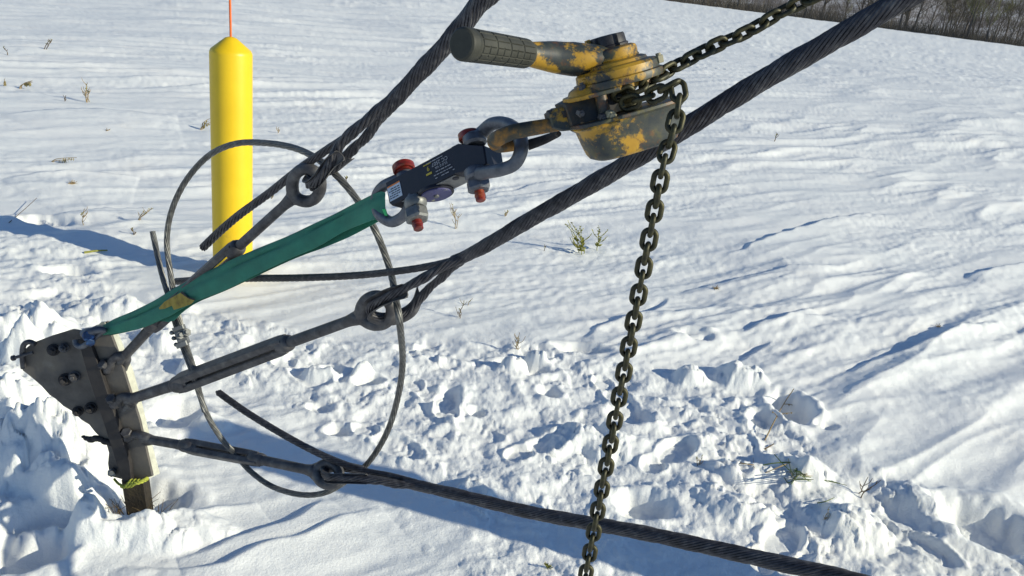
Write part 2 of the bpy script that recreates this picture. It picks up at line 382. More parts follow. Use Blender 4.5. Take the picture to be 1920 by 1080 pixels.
def snow_z(x, y):
    x = np.asarray(x, float); y = np.asarray(y, float)
    r = np.hypot(x, y)
    far = sst(3, 25, r)
    s = x * math.cos(WA) + y * math.sin(WA); t = -x * math.sin(WA) + y * math.cos(WA)
    near = r < 14
    z = .06 * pn(x / 4.3, y / 4.3, 1) * sst(1, 6, r) + .18 * pn(x / 19, y / 19, 2) * far * (1 - sst(120, 220, r)) + .45 * pn(x / 70., y / 70., 22) * sst(25, 60, r) * (1 - sst(140, 230, r))
    w = .13 * pn(s / 1.7, t / 1.2, 3)
    tt = t + w
    # wind crust: long soft dunes with a steeper side, two sizes
    def dune(ls, lt, seed, k):
        n = pn(s / ls, tt / lt, seed) + .35 * pn(s / ls * 2.1, tt / lt * 2.3, seed + 1)
        return np.clip(1 - np.abs(n), 0, 1) ** k
    amp = .35 + .65 * sst(-.2, .5, pn(x / 2.6, y / 2.6, 5))
    z = z + amp * (.055 * dune(2.1, .55, 30, 1.6) + .020 * (1 - .6 * far) * dune(1.15, .19, 34, 1.5)) - .03
    z = z + far * (.10 * dune(6.5, 2.1, 40, 1.4)) * (.3 + 1.0 * sst(-.3, .5, pn(x / 11, y / 9, 47))) - far * .05
    tex = .25 + 1.15 * sst(-.35, .45, pn(s / 1.9, t / .8, 45) + .4 * pn(x / .6, y / .5, 46))
    z = z + .0048 * fbm(s / .46, t / .10, 4, 50) * (.6 + .5 * amp) * tex * (1 - .65 * far) + .0026 * pn(s / .06, t / .034, 60) * tex + .0036 * fbm(x / .17, y / .13, 4, 140, .6) * (.35 + .9 * sst(-.3, .4, pn(x / 1.1, y / .9, 141))) - .010 * tex * amp * np.clip(pn(s / .16, t / .07, 62) - .28, 0, 1) + .010 * far * fbm(x / 1.1, y / .8, 4, 66) * (.4 + tex)
    flat = np.zeros_like(z)
    if near.any():
        xn = x[near]; yn = y[near]; zn = z[near]
        ch = np.maximum(polymask(xn, yn, CHURN, .07), polymask(xn, yn, CHURN2, .12) * .8)
        wx = xn + .03 * pn(xn / .09, yn / .09, 70); wy = yn + .03 * pn(xn / .09, yn / .09, 71)
        patch = .30 + .85 * sst(-.25, .45, pn(xn / .36, yn / .36, 72) + .5 * pn(xn / .15, yn / .15, 76))
        bil = 1 - np.abs(fbm(wx / .19, wy / .17, 2, 73, .4)) * 1.5
        f1, idv = worley(wx / .095, wy / .085, 5); dome = np.sqrt(np.clip(1 - (f1 / .62) ** 2, 0, 1)) * (idv > .5) * idv
        f2, id2 = worley(wx / .042, wy / .038, 9); dome2 = np.sqrt(np.clip(1 - (f2 / .6) ** 2, 0, 1)) * (id2 > .45) * id2
        soft = .016 * pn(xn / .2, yn / .2, 85) + .008 * pn(xn / .07, yn / .07, 86)
        rough = .020 * bil + .017 * dome + .0085 * dome2 + .004 * fbm(wx / .03, wy / .03, 3, 80) - .016
        zn = zn * (1 - .5 * ch) + ch * (patch * rough * .72 + soft + .0032 * fbm(xn / .03, yn / .03, 3, 88))
        # loose crumbs scattered outside too
        f3, id3 = worley(xn / .11, yn / .11, 14)
        edge = np.maximum(polymask(xn, yn, CHURN, .5), polymask(xn, yn, CHURN2, .5) * .7) * (1 - ch)
        zn = zn + .009 * edge * np.sqrt(np.clip(1 - (f3 / .16) ** 2, 0, 1)) * (id3 > .72) + edge * .010 * np.clip(pn(xn / .09, yn / .08, 120), 0, 1) * (pn(xn / .4, yn / .4, 121) > -.1)
        for pl, h, bw in SCARPS:
            P = np.array([gnd(*p)[:2] for p in pl])
            L = np.r_[0, np.cumsum(np.hypot(*np.diff(P, axis=0).T))]
            best = np.full(xn.shape, 1e9); sd = np.zeros(xn.shape); u = np.zeros(xn.shape)
            wv = .03 * pn(xn / .2, yn / .2, 90)
            for i in range(len(P) - 1):
                a = P[i]; ab = P[i + 1] - a; l = np.hypot(*ab)
                k = ((xn - a[0]) * ab[0] + (yn - a[1]) * ab[1]) / l ** 2
                tc = np.clip(k, 0, 1)
                dx = xn - a[0] - tc * ab[0]; dy = yn - a[1] - tc * ab[1]; d = np.hypot(dx, dy)
                sgn = np.sign(-(ab[0] * (yn - a[1]) - ab[1] * (xn - a[0])))   # + on the right-hand side (towards the sun)
                m = d < best
                best = np.where(m, d, best); sd = np.where(m, sgn * d, sd); u = np.where(m, (L[i] + tc * l) / L[-1], u)
            sd = sd + wv
            end = np.clip(np.sin(np.pi * np.clip(u, 0.0, 1.0)), 0, 1) ** .6
            pr = sst(-.018 - h * .5, .004, sd) * np.exp(-np.clip(sd, 0, 9) / bw)
            zn = zn + h * end * pr * np.exp(-np.clip(best - bw * 3, 0, 9) / .1)
        for px, py, rx, ry, dep in PITS:
            c = gnd(px, py); I = np.nonzero((np.abs(xn - c[0]) < rx * 2.2) & (np.abs(yn - c[1]) < ry * 2.2))[0]
            if not len(I): continue
            xi = xn[I]; yi = yn[I]
            q = np.hypot((xi - c[0]) / rx, (yi - c[1]) / ry) + .12 * pn(xi / .05, yi / .05, 95)
            zn[I] += -dep * (1 - sst(.55, 1.05, q)) + dep * .16 * np.exp(-((q - 1.25) / .22) ** 2)
        for px, py, dxp, dyp in BOOTS:
            a = gnd(px, py)[:2]; b2 = gnd(px + dxp, py + dyp)[:2]; dr = (b2 - a) / np.hypot(*(b2 - a))
            I = np.nonzero((np.abs(xn - a[0]) < .3) & (np.abs(yn - a[1]) < .3))[0]
            if not len(I): continue
            xi = xn[I]; yi = yn[I]
            lu = (xi - a[0]) * dr[0] + (yi - a[1]) * dr[1]; lv = -(xi - a[0]) * dr[1] + (yi - a[1]) * dr[0]
            sole = np.minimum(np.hypot((lu - .06) / .10, lv / .052), np.hypot((lu + .085) / .05, lv / .042)) + .05 * pn(xi / .03, yi / .03, 131)
            mk = 1 - sst(.82, 1.05, sole)
            zn[I] = zn[I] * (1 - .65 * mk) - .016 * mk + .0017 * mk * np.tanh(2 * np.sin(lu * 2 * np.pi / .027 + 5 * np.abs(lv) / .05 + pn(xi / .05, yi / .05, 133))) * sst(-.3, .3, pn(xi / .08, yi / .08, 132)) + .003 * mk * pn(xi / .03, yi / .03, 134) + .006 * np.exp(-((sole - 1.18) / .14) ** 2)
        for px, py, rx, ry, hh in LUMPS:
            c = gnd(px, py); I = np.nonzero((np.abs(xn - c[0]) < rx * 1.7) & (np.abs(yn - c[1]) < ry * 1.7))[0]
            if not len(I): continue
            xi = xn[I]; yi = yn[I]
            q = np.hypot((xi - c[0]) / rx, (yi - c[1]) / ry) + .2 * pn(xi / .11, yi / .11, 97) + .05 * pn(xi / .04, yi / .04, 98)
            lm = 1 - sst(.25, 1.1, q)
            zn[I] += hh * lm * (1 + .12 * pn(xi / .06, yi / .06, 99)) + (lm > 0) * sst(0, .4, lm) * (.010 * dome2[I] + .008 * dome[I] + .0035 * fbm(xi / .03, yi / .03, 3, 111)) * min(1.3, hh / .06)
        z[near] = zn + (z[near] - zn) * sst(9.5, 12.5, r[near])
    return z
def on_snow(px, py):
    z = 0.0
    for _ in range(12):
        p = gnd(px, py, z); zz = float(snow_z(np.array([p[0]]), np.array([p[1]]))[0]); z = .5 * z + .5 * zz
    return gnd(px, py, z)
def make_snow():
    th = np.radians(np.r_[np.linspace(-180, -62, 44, endpoint=False), np.linspace(-62, -50, 60, endpoint=False), np.linspace(-50, 44, 1180, endpoint=False), np.linspace(44, 60, 60, endpoint=False), np.linspace(60, 180, 44, endpoint=False)])
    rr = list(np.linspace(.05, 1.15, 40)); r = 1.2
    while r < 900: rr.append(r); r *= 1 + .0024 * (1 + r / 6.0)
    rr = np.array(rr)
    TH, R = np.meshgrid(th, rr); X = R * np.sin(TH); Y = R * np.cos(TH)
    Z = snow_z(X.ravel(), Y.ravel()).reshape(X.shape)
    Z -= 6.0 * sst(235, 700, R)
    n, k = X.shape
    V = np.stack([X, Y, Z], -1).reshape(-1, 3).astype(np.float32)
    V = np.vstack([V, [[0, 0, float(Z[0].mean())]]]).astype(np.float32)
    i = np.arange(n - 1)[:, None] * k; j = np.arange(k)[None, :]; j2 = (j + 1) % k
    Q = np.stack([i + j, i + j2, i + k + j2, i + k + j], -1).reshape(-1, 4)[:, ::-1]
    Tt = np.stack([np.full(k, n * k), j2[0], j[0]], -1)[:, ::-1]
    me = bpy.data.meshes.new('snow_ground')
    nq = len(Q); nt_ = len(Tt)
    me.vertices.add(len(V)); me.vertices.foreach_set('co', V.ravel())
    me.loops.add(nq * 4 + nt_ * 3); me.loops.foreach_set('vertex_index', np.r_[Q.ravel(), Tt.ravel()].astype(np.int32))
    me.polygons.add(nq + nt_)
    me.polygons.foreach_set('loop_start', np.r_[np.arange(nq) * 4, nq * 4 + np.arange(nt_) * 3].astype(np.int32))
    me.polygons.foreach_set('use_smooth', np.ones(nq + nt_, bool))
    me.update(calc_edges=True); me.validate()
    if me.polygons[0].normal.z < 0: me.flip_normals()
    o = bpy.data.objects.new('snow_ground', me); COL.objects.link(o); o['kind'] = 'structure'
    m, nt, b = mat('snow'); L = nt.links.new
    co = nt.nodes.new('ShaderNodeTexCoord').outputs['Object']
    n1, c1 = noise_col(nt, co, 1.6, [(.3, (.82, .84, .84)), (.62, (.87, .875, .865)), (.78, (.85, .83, .79))], 5)
    L(c1.outputs[0], b.inputs['Base Color'])
    b.inputs['Roughness'].default_value = .62; b.inputs['Specular IOR Level'].default_value = .35
    g1 = nd(nt, 'ShaderNodeTexNoise', i_Scale=130.0, i_Detail=5.0, i_Roughness=.7); L(co, g1.inputs['Vector'])
    g2 = nd(nt, 'ShaderNodeTexNoise', i_Scale=14.0, i_Detail=6.0, i_Roughness=.65)
    mp = nd(nt, 'ShaderNodeMapping'); mp.inputs['Rotation'].default_value = (0, 0, -WA); mp.inputs['Scale'].default_value = (.45, 1.6, 1)
    L(co, mp.inputs[0]); L(mp.outputs[0], g2.inputs['Vector'])
    b1 = nd(nt, 'ShaderNodeBump', i_Strength=.8, i_Distance=.003); L(g1.outputs['Fac'], b1.inputs['Height'])
    b2 = nd(nt, 'ShaderNodeBump', i_Strength=.35, i_Distance=.012); L(g2.outputs['Fac'], b2.inputs['Height']); L(b1.outputs[0], b2.inputs['Normal'])
    L(b2.outputs[0], b.inputs['Normal'])
    me.materials.append(m)
    return o
make_snow()
# ------------------------------------------------------------------ yellow bollard
def make_bollard(c, label, whip=True):
    r = 36.0 * 3.80 / FPX
    t = thing('bollard', label, 'bollard', (c[0], c[1], c[2]))
    H = 1.165
    up = np.array([0, 0, 1.0])
    mb = MB()
    prof = [(r * 1.0, 0), (r * 1.0, H - .075), (r * .985, H - .068), (r * .93, H - .058), (r * .40, H - .018), (r * .26, H - .008), (r * .1, H - .003)]
    mb.lathe(c, up, prof, 64); mb.build('post_sleeve', M['bollard'], t, sharp=50)
    if whip: mb = MB(); mb.tube(np.array([c + up * (H - .02) + E1 * 0, c + up * (H + .9) + np.array([-.012, 0, 0])]), .0052, 10); mb.build('whip_marker', M['orange'], t)
def proj_depth(p):
    v = CM.T @ (np.asarray(p) - EYE); return -v[2]
_c = gnd(437, 512, on_snow(437, 512)[2]); _c[2] -= .05
make_bollard(_c, 'tall bright yellow bollard with a sloping top and an orange whip, standing in the snow')
# unseen twin, added to cast the shadow band under the lowest turnbuckle
_t = gnd(322, 776, .02); _d = np.array([math.cos(SUN_AZ), math.sin(SUN_AZ), 0]) * 1.14 / math.tan(SUN_EL)
_c = _t + _d; _c[2] = float(snow_z(np.array([_c[0]]), np.array([_c[1]]))[0]) - .05
make_bollard(_c, 'added unseen yellow bollard without a whip, right of the view, casting a shadow band', whip=False)

# ------------------------------------------------------------------ the wood beyond the field
def twig_tree(rg, h, spread):
    """trunk mesh and crown mesh (limbs and fine twigs) of a bare winter tree"""
    tr = MB(); cw = MB()
    lean = np.array([rg.uniform(-.06, .06), rg.uniform(-.06, .06), 1.0])
    tp = [np.zeros(3)]
    for i in range(6): tp.append(tp[-1] + lean * h * .11 + np.array([rg.uniform(-.15, .15), rg.uniform(-.15, .15), 0]))
    tr.tube(np.array(tp), np.linspace(.26, .10, 7) * h / 16, 6)
    def branch(p, d, L, r, lev):
        n = 4; P = [p]; dd = nrm(d)
        for i in range(n):
            dd = nrm(dd + np.array([rg.uniform(-.28, .28), rg.uniform(-.28, .28), rg.uniform(-.06, .22)]))
            P.append(P[-1] + dd * L / n)
        cw.tube(np.array(P), np.linspace(r, r * .4, n + 1), 3, caps=False)
        if lev <= 0: return
        for i in range([0, 4, 5, 5][lev]):
            q = P[rg.randint(1, n)]
            branch(q, dd + np.array([rg.uniform(-1, 1), rg.uniform(-1, 1), rg.uniform(-.15, .8)]) * spread, L * rg.uniform(.45, .7), r * .5, lev - 1)
    for i in range(9):
        k = rg.randint(2, 6); a = rg.uniform(0, 6.28)
        branch(tp[k], np.array([math.cos(a) * .8, math.sin(a) * .8, rg.uniform(.35, 1.1)]), h * rg.uniform(.2, .38), .085 * h / 16, 3)
    return tr, cw
M['bark'] = simple('bare_bark', [(.3, (.075, .062, .055)), (.7, (.18, .155, .135))], 1.2, .85, 0, 0)
M['twig_brown'] = simple('bare_twigs_brown', [(.3, (.07, .058, .045)), (.7, (.165, .14, .105))], .6, .9, 0, 0)
M['twig_olive'] = simple('bare_twigs_olive', [(.3, (.12, .12, .05)), (.7, (.24, .23, .10))], .6, .9, 0, 0)
M['far_wood'] = simple('far_wood_floor', [(.3, (.05, .043, .04)), (.7, (.11, .095, .085))], .4, .95, 0, 0)
def make_wood():
    rg = random.Random(5)
    protos = []
    for i in range(5):
        tr, cw = twig_tree(random.Random(20 + i), 16, .9)
        protos.append((tr, cw))
    meshes = []
    kinds = ['tall bare brown tree in the wood at the far edge of the snow field', 'bare grey-brown tree with many fine upright twigs beyond the snow field',
             'bare olive-tinted tree with a loose crown beyond the snow field']
    def one(proto, mi, az, R, sc, lab, first):
        x = R * math.sin(math.radians(az)); y = R * math.cos(math.radians(az))
        z = float(snow_z(np.array([x]), np.array([y]))[0]) - 6.0 * float(sst(235, 700, np.array([R]))[0]) - .3
        return x, y, z
    base = {}
    n = 0
    for i in range(64):
        az = rg.uniform(4.5, 36) if i > 12 else rg.uniform(15, 36)
        if az < 15 and rg.random() < .35: az += 14
        R = rg.uniform(243, 300); sc = rg.uniform(.75, 1.25)
        k = rg.randint(0, 4); olive = (8 < az < 14 and rg.random() < .6) or rg.random() < .08
        key = (k, olive)
        x, y, z = one(None, None, az, R, sc, None, None)
        lab = kinds[2] if olive else kinds[0 if sc > 1 else 1]
        qx, qy, qd = [float(v) for v in (lambda v: (960 + FPX * v[0] / -v[2], 540 - FPX * v[1] / -v[2], -v[2]))(CM.T @ (np.array([x, y, z + 4]) - EYE))]
        reg = 'left of the chain' if qx < 1500 else ('between chain and middle guy wire' if qx < 1660 else 'right of the middle guy wire')
        row = 'front' if R < 262 else 'back'
        lab = {0: 'tall bare brown tree', 1: 'smaller bare grey-brown tree', 2: 'bare olive-tinted tree'}[2 if olive else (0 if sc > 1 else 1)] + ', ' + row + ' row of the far wood, ' + reg
        if key not in base:
            t = thing('bare_tree', lab, 'tree', (x, y, z), 'bare trees of the far wood')
            ORIGIN[t.name] = np.zeros(3)
            a = protos[k][0].build('trunk', M['bark'], t); b = protos[k][1].build('crown', M['twig_olive'] if olive else M['twig_brown'], t, smooth=False)
            base[key] = (t, a, b)
        else:
            t0, a0, b0 = base[key]
            t = t0.copy(); COL.objects.link(t); a = a0.copy(); COL.objects.link(a); b = b0.copy(); COL.objects.link(b)
            a.parent = t; b.parent = t; t['label'] = lab
        t.location = (x, y, z); t.scale = (sc, sc, sc * rg.uniform(.85, 1.15)); t.rotation_euler = (0, 0, rg.uniform(0, 6.28))
    # undergrowth: countless thin stems
    V = []; F = []
    mb = MB()
    r2 = np.random.RandomState(3)
    m = 14000
    az = np.radians(r2.uniform(3.5, 37, m)); R = 243 + 60 * r2.rand(m) ** 1.3
    x = R * np.sin(az); y = R * np.cos(az)
    z = snow_z(x, y) - 6.0 * sst(235, 700, R) - .2
    h = r2.uniform(.4, 3.4, m) * (1 + .7 * pn(x / 14, y / 14, 8)) + (r2.rand(m) < .12) * r2.uniform(3, 9, m)
    w = r2.uniform(.02, .06, m); a = r2.uniform(0, 6.28, m); lx = r2.normal(0, .42, m) * h; ly = r2.normal(0, .42, m) * h
    P = np.stack([x, y, z], 1); dx = np.stack([np.cos(a) * w, np.sin(a) * w, 0 * w], 1); dy = np.stack([-np.sin(a) * w, np.cos(a) * w, 0 * w], 1)
    T = P + np.stack([lx, ly, h], 1)
    VV = np.stack([P + dx, P - dx * .5 + dy, P - dx * .5 - dy, T + dx * .3, T - dx * .15 + dy * .3, T - dx * .15 - dy * .3], 1).reshape(-1, 3)
    FF = []
    for i in range(m):
        q = i * 6; FF += [(q, q + 1, q + 4, q + 3), (q + 1, q + 2, q + 5, q + 4), (q + 2, q, q + 3, q + 5)]
    mb.raw(VV, FF)
    o = mb.build('undergrowth', M['twig_brown'], None, smooth=False, loc=(0, 0, 0))
    o['kind'] = 'stuff'; o['label'] = 'dense brown leafless undergrowth along the far edge of the snow field'; o['category'] = 'undergrowth'
    # rising snowy hillside behind the wood
    na, nr = 90, 14
    A = np.radians(np.linspace(-14, 56, na)); RR = np.linspace(330, 620, nr)
    AA, R2 = np.meshgrid(A, RR); X = R2 * np.sin(AA); Y = R2 * np.cos(AA)
    Z = -4 + 52 * sst(340, 620, R2) * (1 + .25 * pn(X / 120, Y / 120, 4)) + 3 * pn(X / 40, Y / 40, 6)
    VV = np.stack([X, Y, Z], -1).reshape(-1, 3); FF = []
    for i in range(nr - 1):
        for j in range(na - 1): q = i * na + j; FF.append((q, q + 1, q + na + 1, q + na))
    hm, nt, b = mat('hillside_snow_and_scrub')
    co = nt.nodes.new('ShaderNodeTexCoord').outputs['Object']
    n1, c1 = noise_col(nt, co, .05, [(.42, (.14, .12, .11)), (.5, (.28, .26, .26)), (.62, (.6, .61, .63))], 12, .8)
    nt.links.new(c1.outputs[0], b.inputs['Base Color']); b.inputs['Roughness'].default_value = .9
    mb = MB(); mb.raw(VV, FF); o = mb.build('hillside', hm, None, loc=(0, 0, 0)); o['kind'] = 'structure'
    # a stretch of blue open water or tarpaulin seen low between the trees
make_wood()
# ------------------------------------------------------------------ guy anchor hardware
def pd(x, y): return 2.04 + .00054 * (y - 610) + .00025 * (220 - x)       # plane of the anchor plate
def pp(x, y, off=0.0):
    """point on the plate plane, off metres towards the viewer"""
    return at(x, y, pd(x, y) - off)
def S(d): return d / FPX                                                  # metres per picture pixel at distance d
M['rib'] = simple('dark_rib_steel', [(.3, (.016, .014, .016)), (.7, (.042, .038, .038))], 30, .7, .1)
def make_anchor():
    foot = at(250, 905, pd(250, 905))
    t = thing('anchor_plate', 'grey steel fan plate of guy anchor leaning out of the snow, its right edge pale', 'anchor plate', tuple(foot))
    back = -E3 * .012
    mb = MB()
    rgn = random.Random(4)
    low = [(206, 893), (203, 870), (205, 850), (201, 836), (192, 824), (179, 811), (168, 797), (152, 787), (136, 772), (118, 761), (104, 748), (92, 740), (76, 722), (61, 709), (50, 700), (42, 694)]
    poly = [(46, 655), (60, 643), (100, 628), (136, 617), (166, 622), (215, 760), (252, 885), (246, 903)] + low
    mb.prism([pp(x, y) for x, y in poly], back, .0015); mb.build('fan_plate', M['plate'], t)
    # raised channel rib
    mb = MB()
    mb.prism([pp(x, y, .030) for x, y in [(146, 636), (164, 630), (186, 690), (215, 775), (243, 868), (246, 900), (232, 905), (222, 880), (196, 800), (165, 705)]], -E3 * .030, .003)
    mb.build('stiffener_rib', M['rib'], t)
    mb = MB()
    mb.prism([pp(x, y, .012) for x, y in [(160, 618), (192, 605), (201, 602), (208, 628), (222, 665), (262, 790), (285, 893), (268, 898), (247, 898), (228, 800), (196, 700)]], -E3 * .012, .002)
    mb.build('front_plate', M['plate'], t)
    mb = MB()   # right-hand flange, turned away
    L = [(198, 622), (209, 668), (222, 702), (237, 757), (256, 820), (277, 898)]; Rr = [(220, 620), (237, 662), (251, 698), (265, 750), (281, 817), (300, 888)]
    V = []; F = []
    for (a, b) in zip(L, Rr):
        p = pp(*a, .010); q = at(b[0], b[1], pd(*b) + .035)
        V += [p, q, q - E1 * .006 - E3 * .006, p - E1 * .006 - E3 * .006]
    for i in range(len(L) - 1):
        for j in range(4): F.append((i * 4 + j, i * 4 + (j + 1) % 4, i * 4 + 4 + (j + 1) % 4, i * 4 + 4 + j))
    F += [(3, 2, 1, 0), tuple(len(V) - 4 + j for j in range(4))]
    mb.raw(V, F); mb.build('edge_flange', M['flange'], t, smooth=False)
    mb = MB()
    mb.prism([pp(178, 614, .014), pp(190, 603, .014), pp(197, 604, .014), pp(200, 618, .014)], -E3 * .02, .002); mb.build('flange_corner', M['flange'], t)
    # bolts
    nrml = nrm(E3 + .25 * E1 - .1 * E2)
    for (x, y, r) in [(100, 656, 8.5), (120, 652, 7), (122, 712, 9), (140, 706, 8), (146, 771, 7.5), (170, 765, 8.5)]:
        s = S(2.1); mb = MB(); c = pp(x, y, .010)
        mb.cyl(c, nrml, r * 1.35 * s, .004, 20, bev=.001); mb.hexa(c + nrml * .009, nrml, r * s, .014, ref=E2 + .3 * E1)
        mb.cyl(c + nrml * .02, nrml, r * .5 * s, .014, 14, bev=.0015)
        mb.build('bolt', M['grime'] if x in (100, 122, 146, 170) else M['steel'], t)
    # rusty lumps at the plate's torn lower edge
    mb = MB()
    for (x, y, r) in [(163, 822, 6), (171, 824, 8), (180, 822, 8), (157, 819, 4), (189, 824, 7), (198, 828, 8), (207, 830, 8)]:
        mb.sphere(pp(x, y, .004), r * S(2.1), sc=(1.2, .8, .8))
    mb.build('bolt_cluster', M['grime'], t)
    mb = MB(); mb.hexa(pp(210, 886, .012), nrml, 8 * S(2.15), .014); mb.cyl(pp(210, 886, .025), nrml, 4 * S(2.15), .012, 12); mb.build('bolt', M['zinc'], t)
    # shaft going down into the hole
    mb = MB(); a = at(254, 897, 2.205); b = np.array([a[0] + .01, a[1] + .02, float(snow_z(np.array([a[0]]), np.array([a[1]]))[0]) - .15])
    ax = b - a
    mb.prism([a - E1 * .034 + E3 * .01, a + E1 * .024 + E3 * .01, a + E1 * .024 - E3 * .03, a - E1 * .034 - E3 * .03], ax, .003)
    mb.build('anchor_shaft', simple('earthy_anchor_shaft', [(.3, (.012, .010, .008)), (.55, (.030, .023, .015)), (.75, (.055, .042, .022))], 40, .9, 0, .8, 120, .004), t)
    # pinned shackle at the far left corner
    s_ = thing('anchor_shackle', 'small rusty grey shackle with a long pin at the left corner of the anchor plate', 'shackle', tuple(pp(50, 655)))
    mb = MB(); P = cr([pp(44, 690, .012), pp(42, 668, .016), pp(44, 648, .018), pp(54, 641, .016), pp(66, 645, .016)], 26)
    mb.tube(P, 5.0 * S(2.1), 12); mb.build('bow', M['steel'], s_)
    mb = MB(); mb.seg(pp(26, 671, .03), pp(62, 661, .018), 3.0 * S(2.1)); mb.cyl(pp(25, 671.3, .03), pp(62, 661, .018) - pp(26, 671, .03), 5.2 * S(2.1), .008, 14, bev=.001); mb.build('pin', M['steel'], s_)
    # blue shackle that holds the green sling
    b_ = thing('blue_shackle', 'small blue painted shackle tying the green sling to the top of the anchor plate', 'shackle', tuple(pp(165, 640)))
    s = S(2.05)
    mb = MB(); P = cr([pp(141, 637, .045), pp(143, 646, .05), pp(152, 650, .052), pp(163, 645, .055), pp(176, 634, .05), pp(190, 622, .045), pp(198, 618, .04)], 34)
    mb.tube(P, 5.2 * s, 12); mb.build('bow', M['shackle'], b_)
    mb = MB()
    P = cr([pp(158, 626, .06), pp(170, 622, .065), pp(186, 618, .06), pp(197, 620, .05)], 20); mb.tube(P, np.linspace(9, 6, 20) * s, 12)
    mb.build('upper_lug', M['shackle'], b_)
    mb = MB(); mb.cyl(pp(166, 630, .07), nrm(E3 + .4 * E1), 10 * s, .022, 18, bev=.003); mb.hexa(pp(170, 640, .075), nrm(E3 + .3 * E1 - .5 * E2), 8 * s, .018)
    mb.seg(pp(170, 640, .06), pp(163, 616, .06), 5 * s); mb.build('pin', M['blue'], b_)
    # yellow rope lashed round the foot of the plate
    mb = MB()
    for k in range(3):
        x0 = 231 + k * 7
        P = cr([pp(x0 - 4, 912, .01), pp(x0 + 2, 913.5 - k, .035), pp(x0 + 12, 903, .045), pp(x0 + 16, 900, .02), pp(x0 + 8, 905, -.02), pp(x0 - 4, 911, -.01)], 40)
        mb.bundle(P, .0042, 3, .0019, .02, 6, core=False)
    P = cr([pp(245, 906, .04), pp(258, 905, .045), pp(272, 900, .03), pp(276, 897, .01)], 24); mb.bundle(P, .006, 3, .0028, .025, 6)
    P = cr([pp(214, 898, .012), pp(224, 908, .03), pp(238, 912, .035)], 20); mb.bundle(P, .004, 3, .0018, .02, 6, core=False)
    o = mb.build('lashing_rope', M['rope'], None, loc=pp(245, 905)); o['label'] = 'short yellow-green rope wound round the bottom end of the anchor plate'; o['category'] = 'rope'
make_anchor()

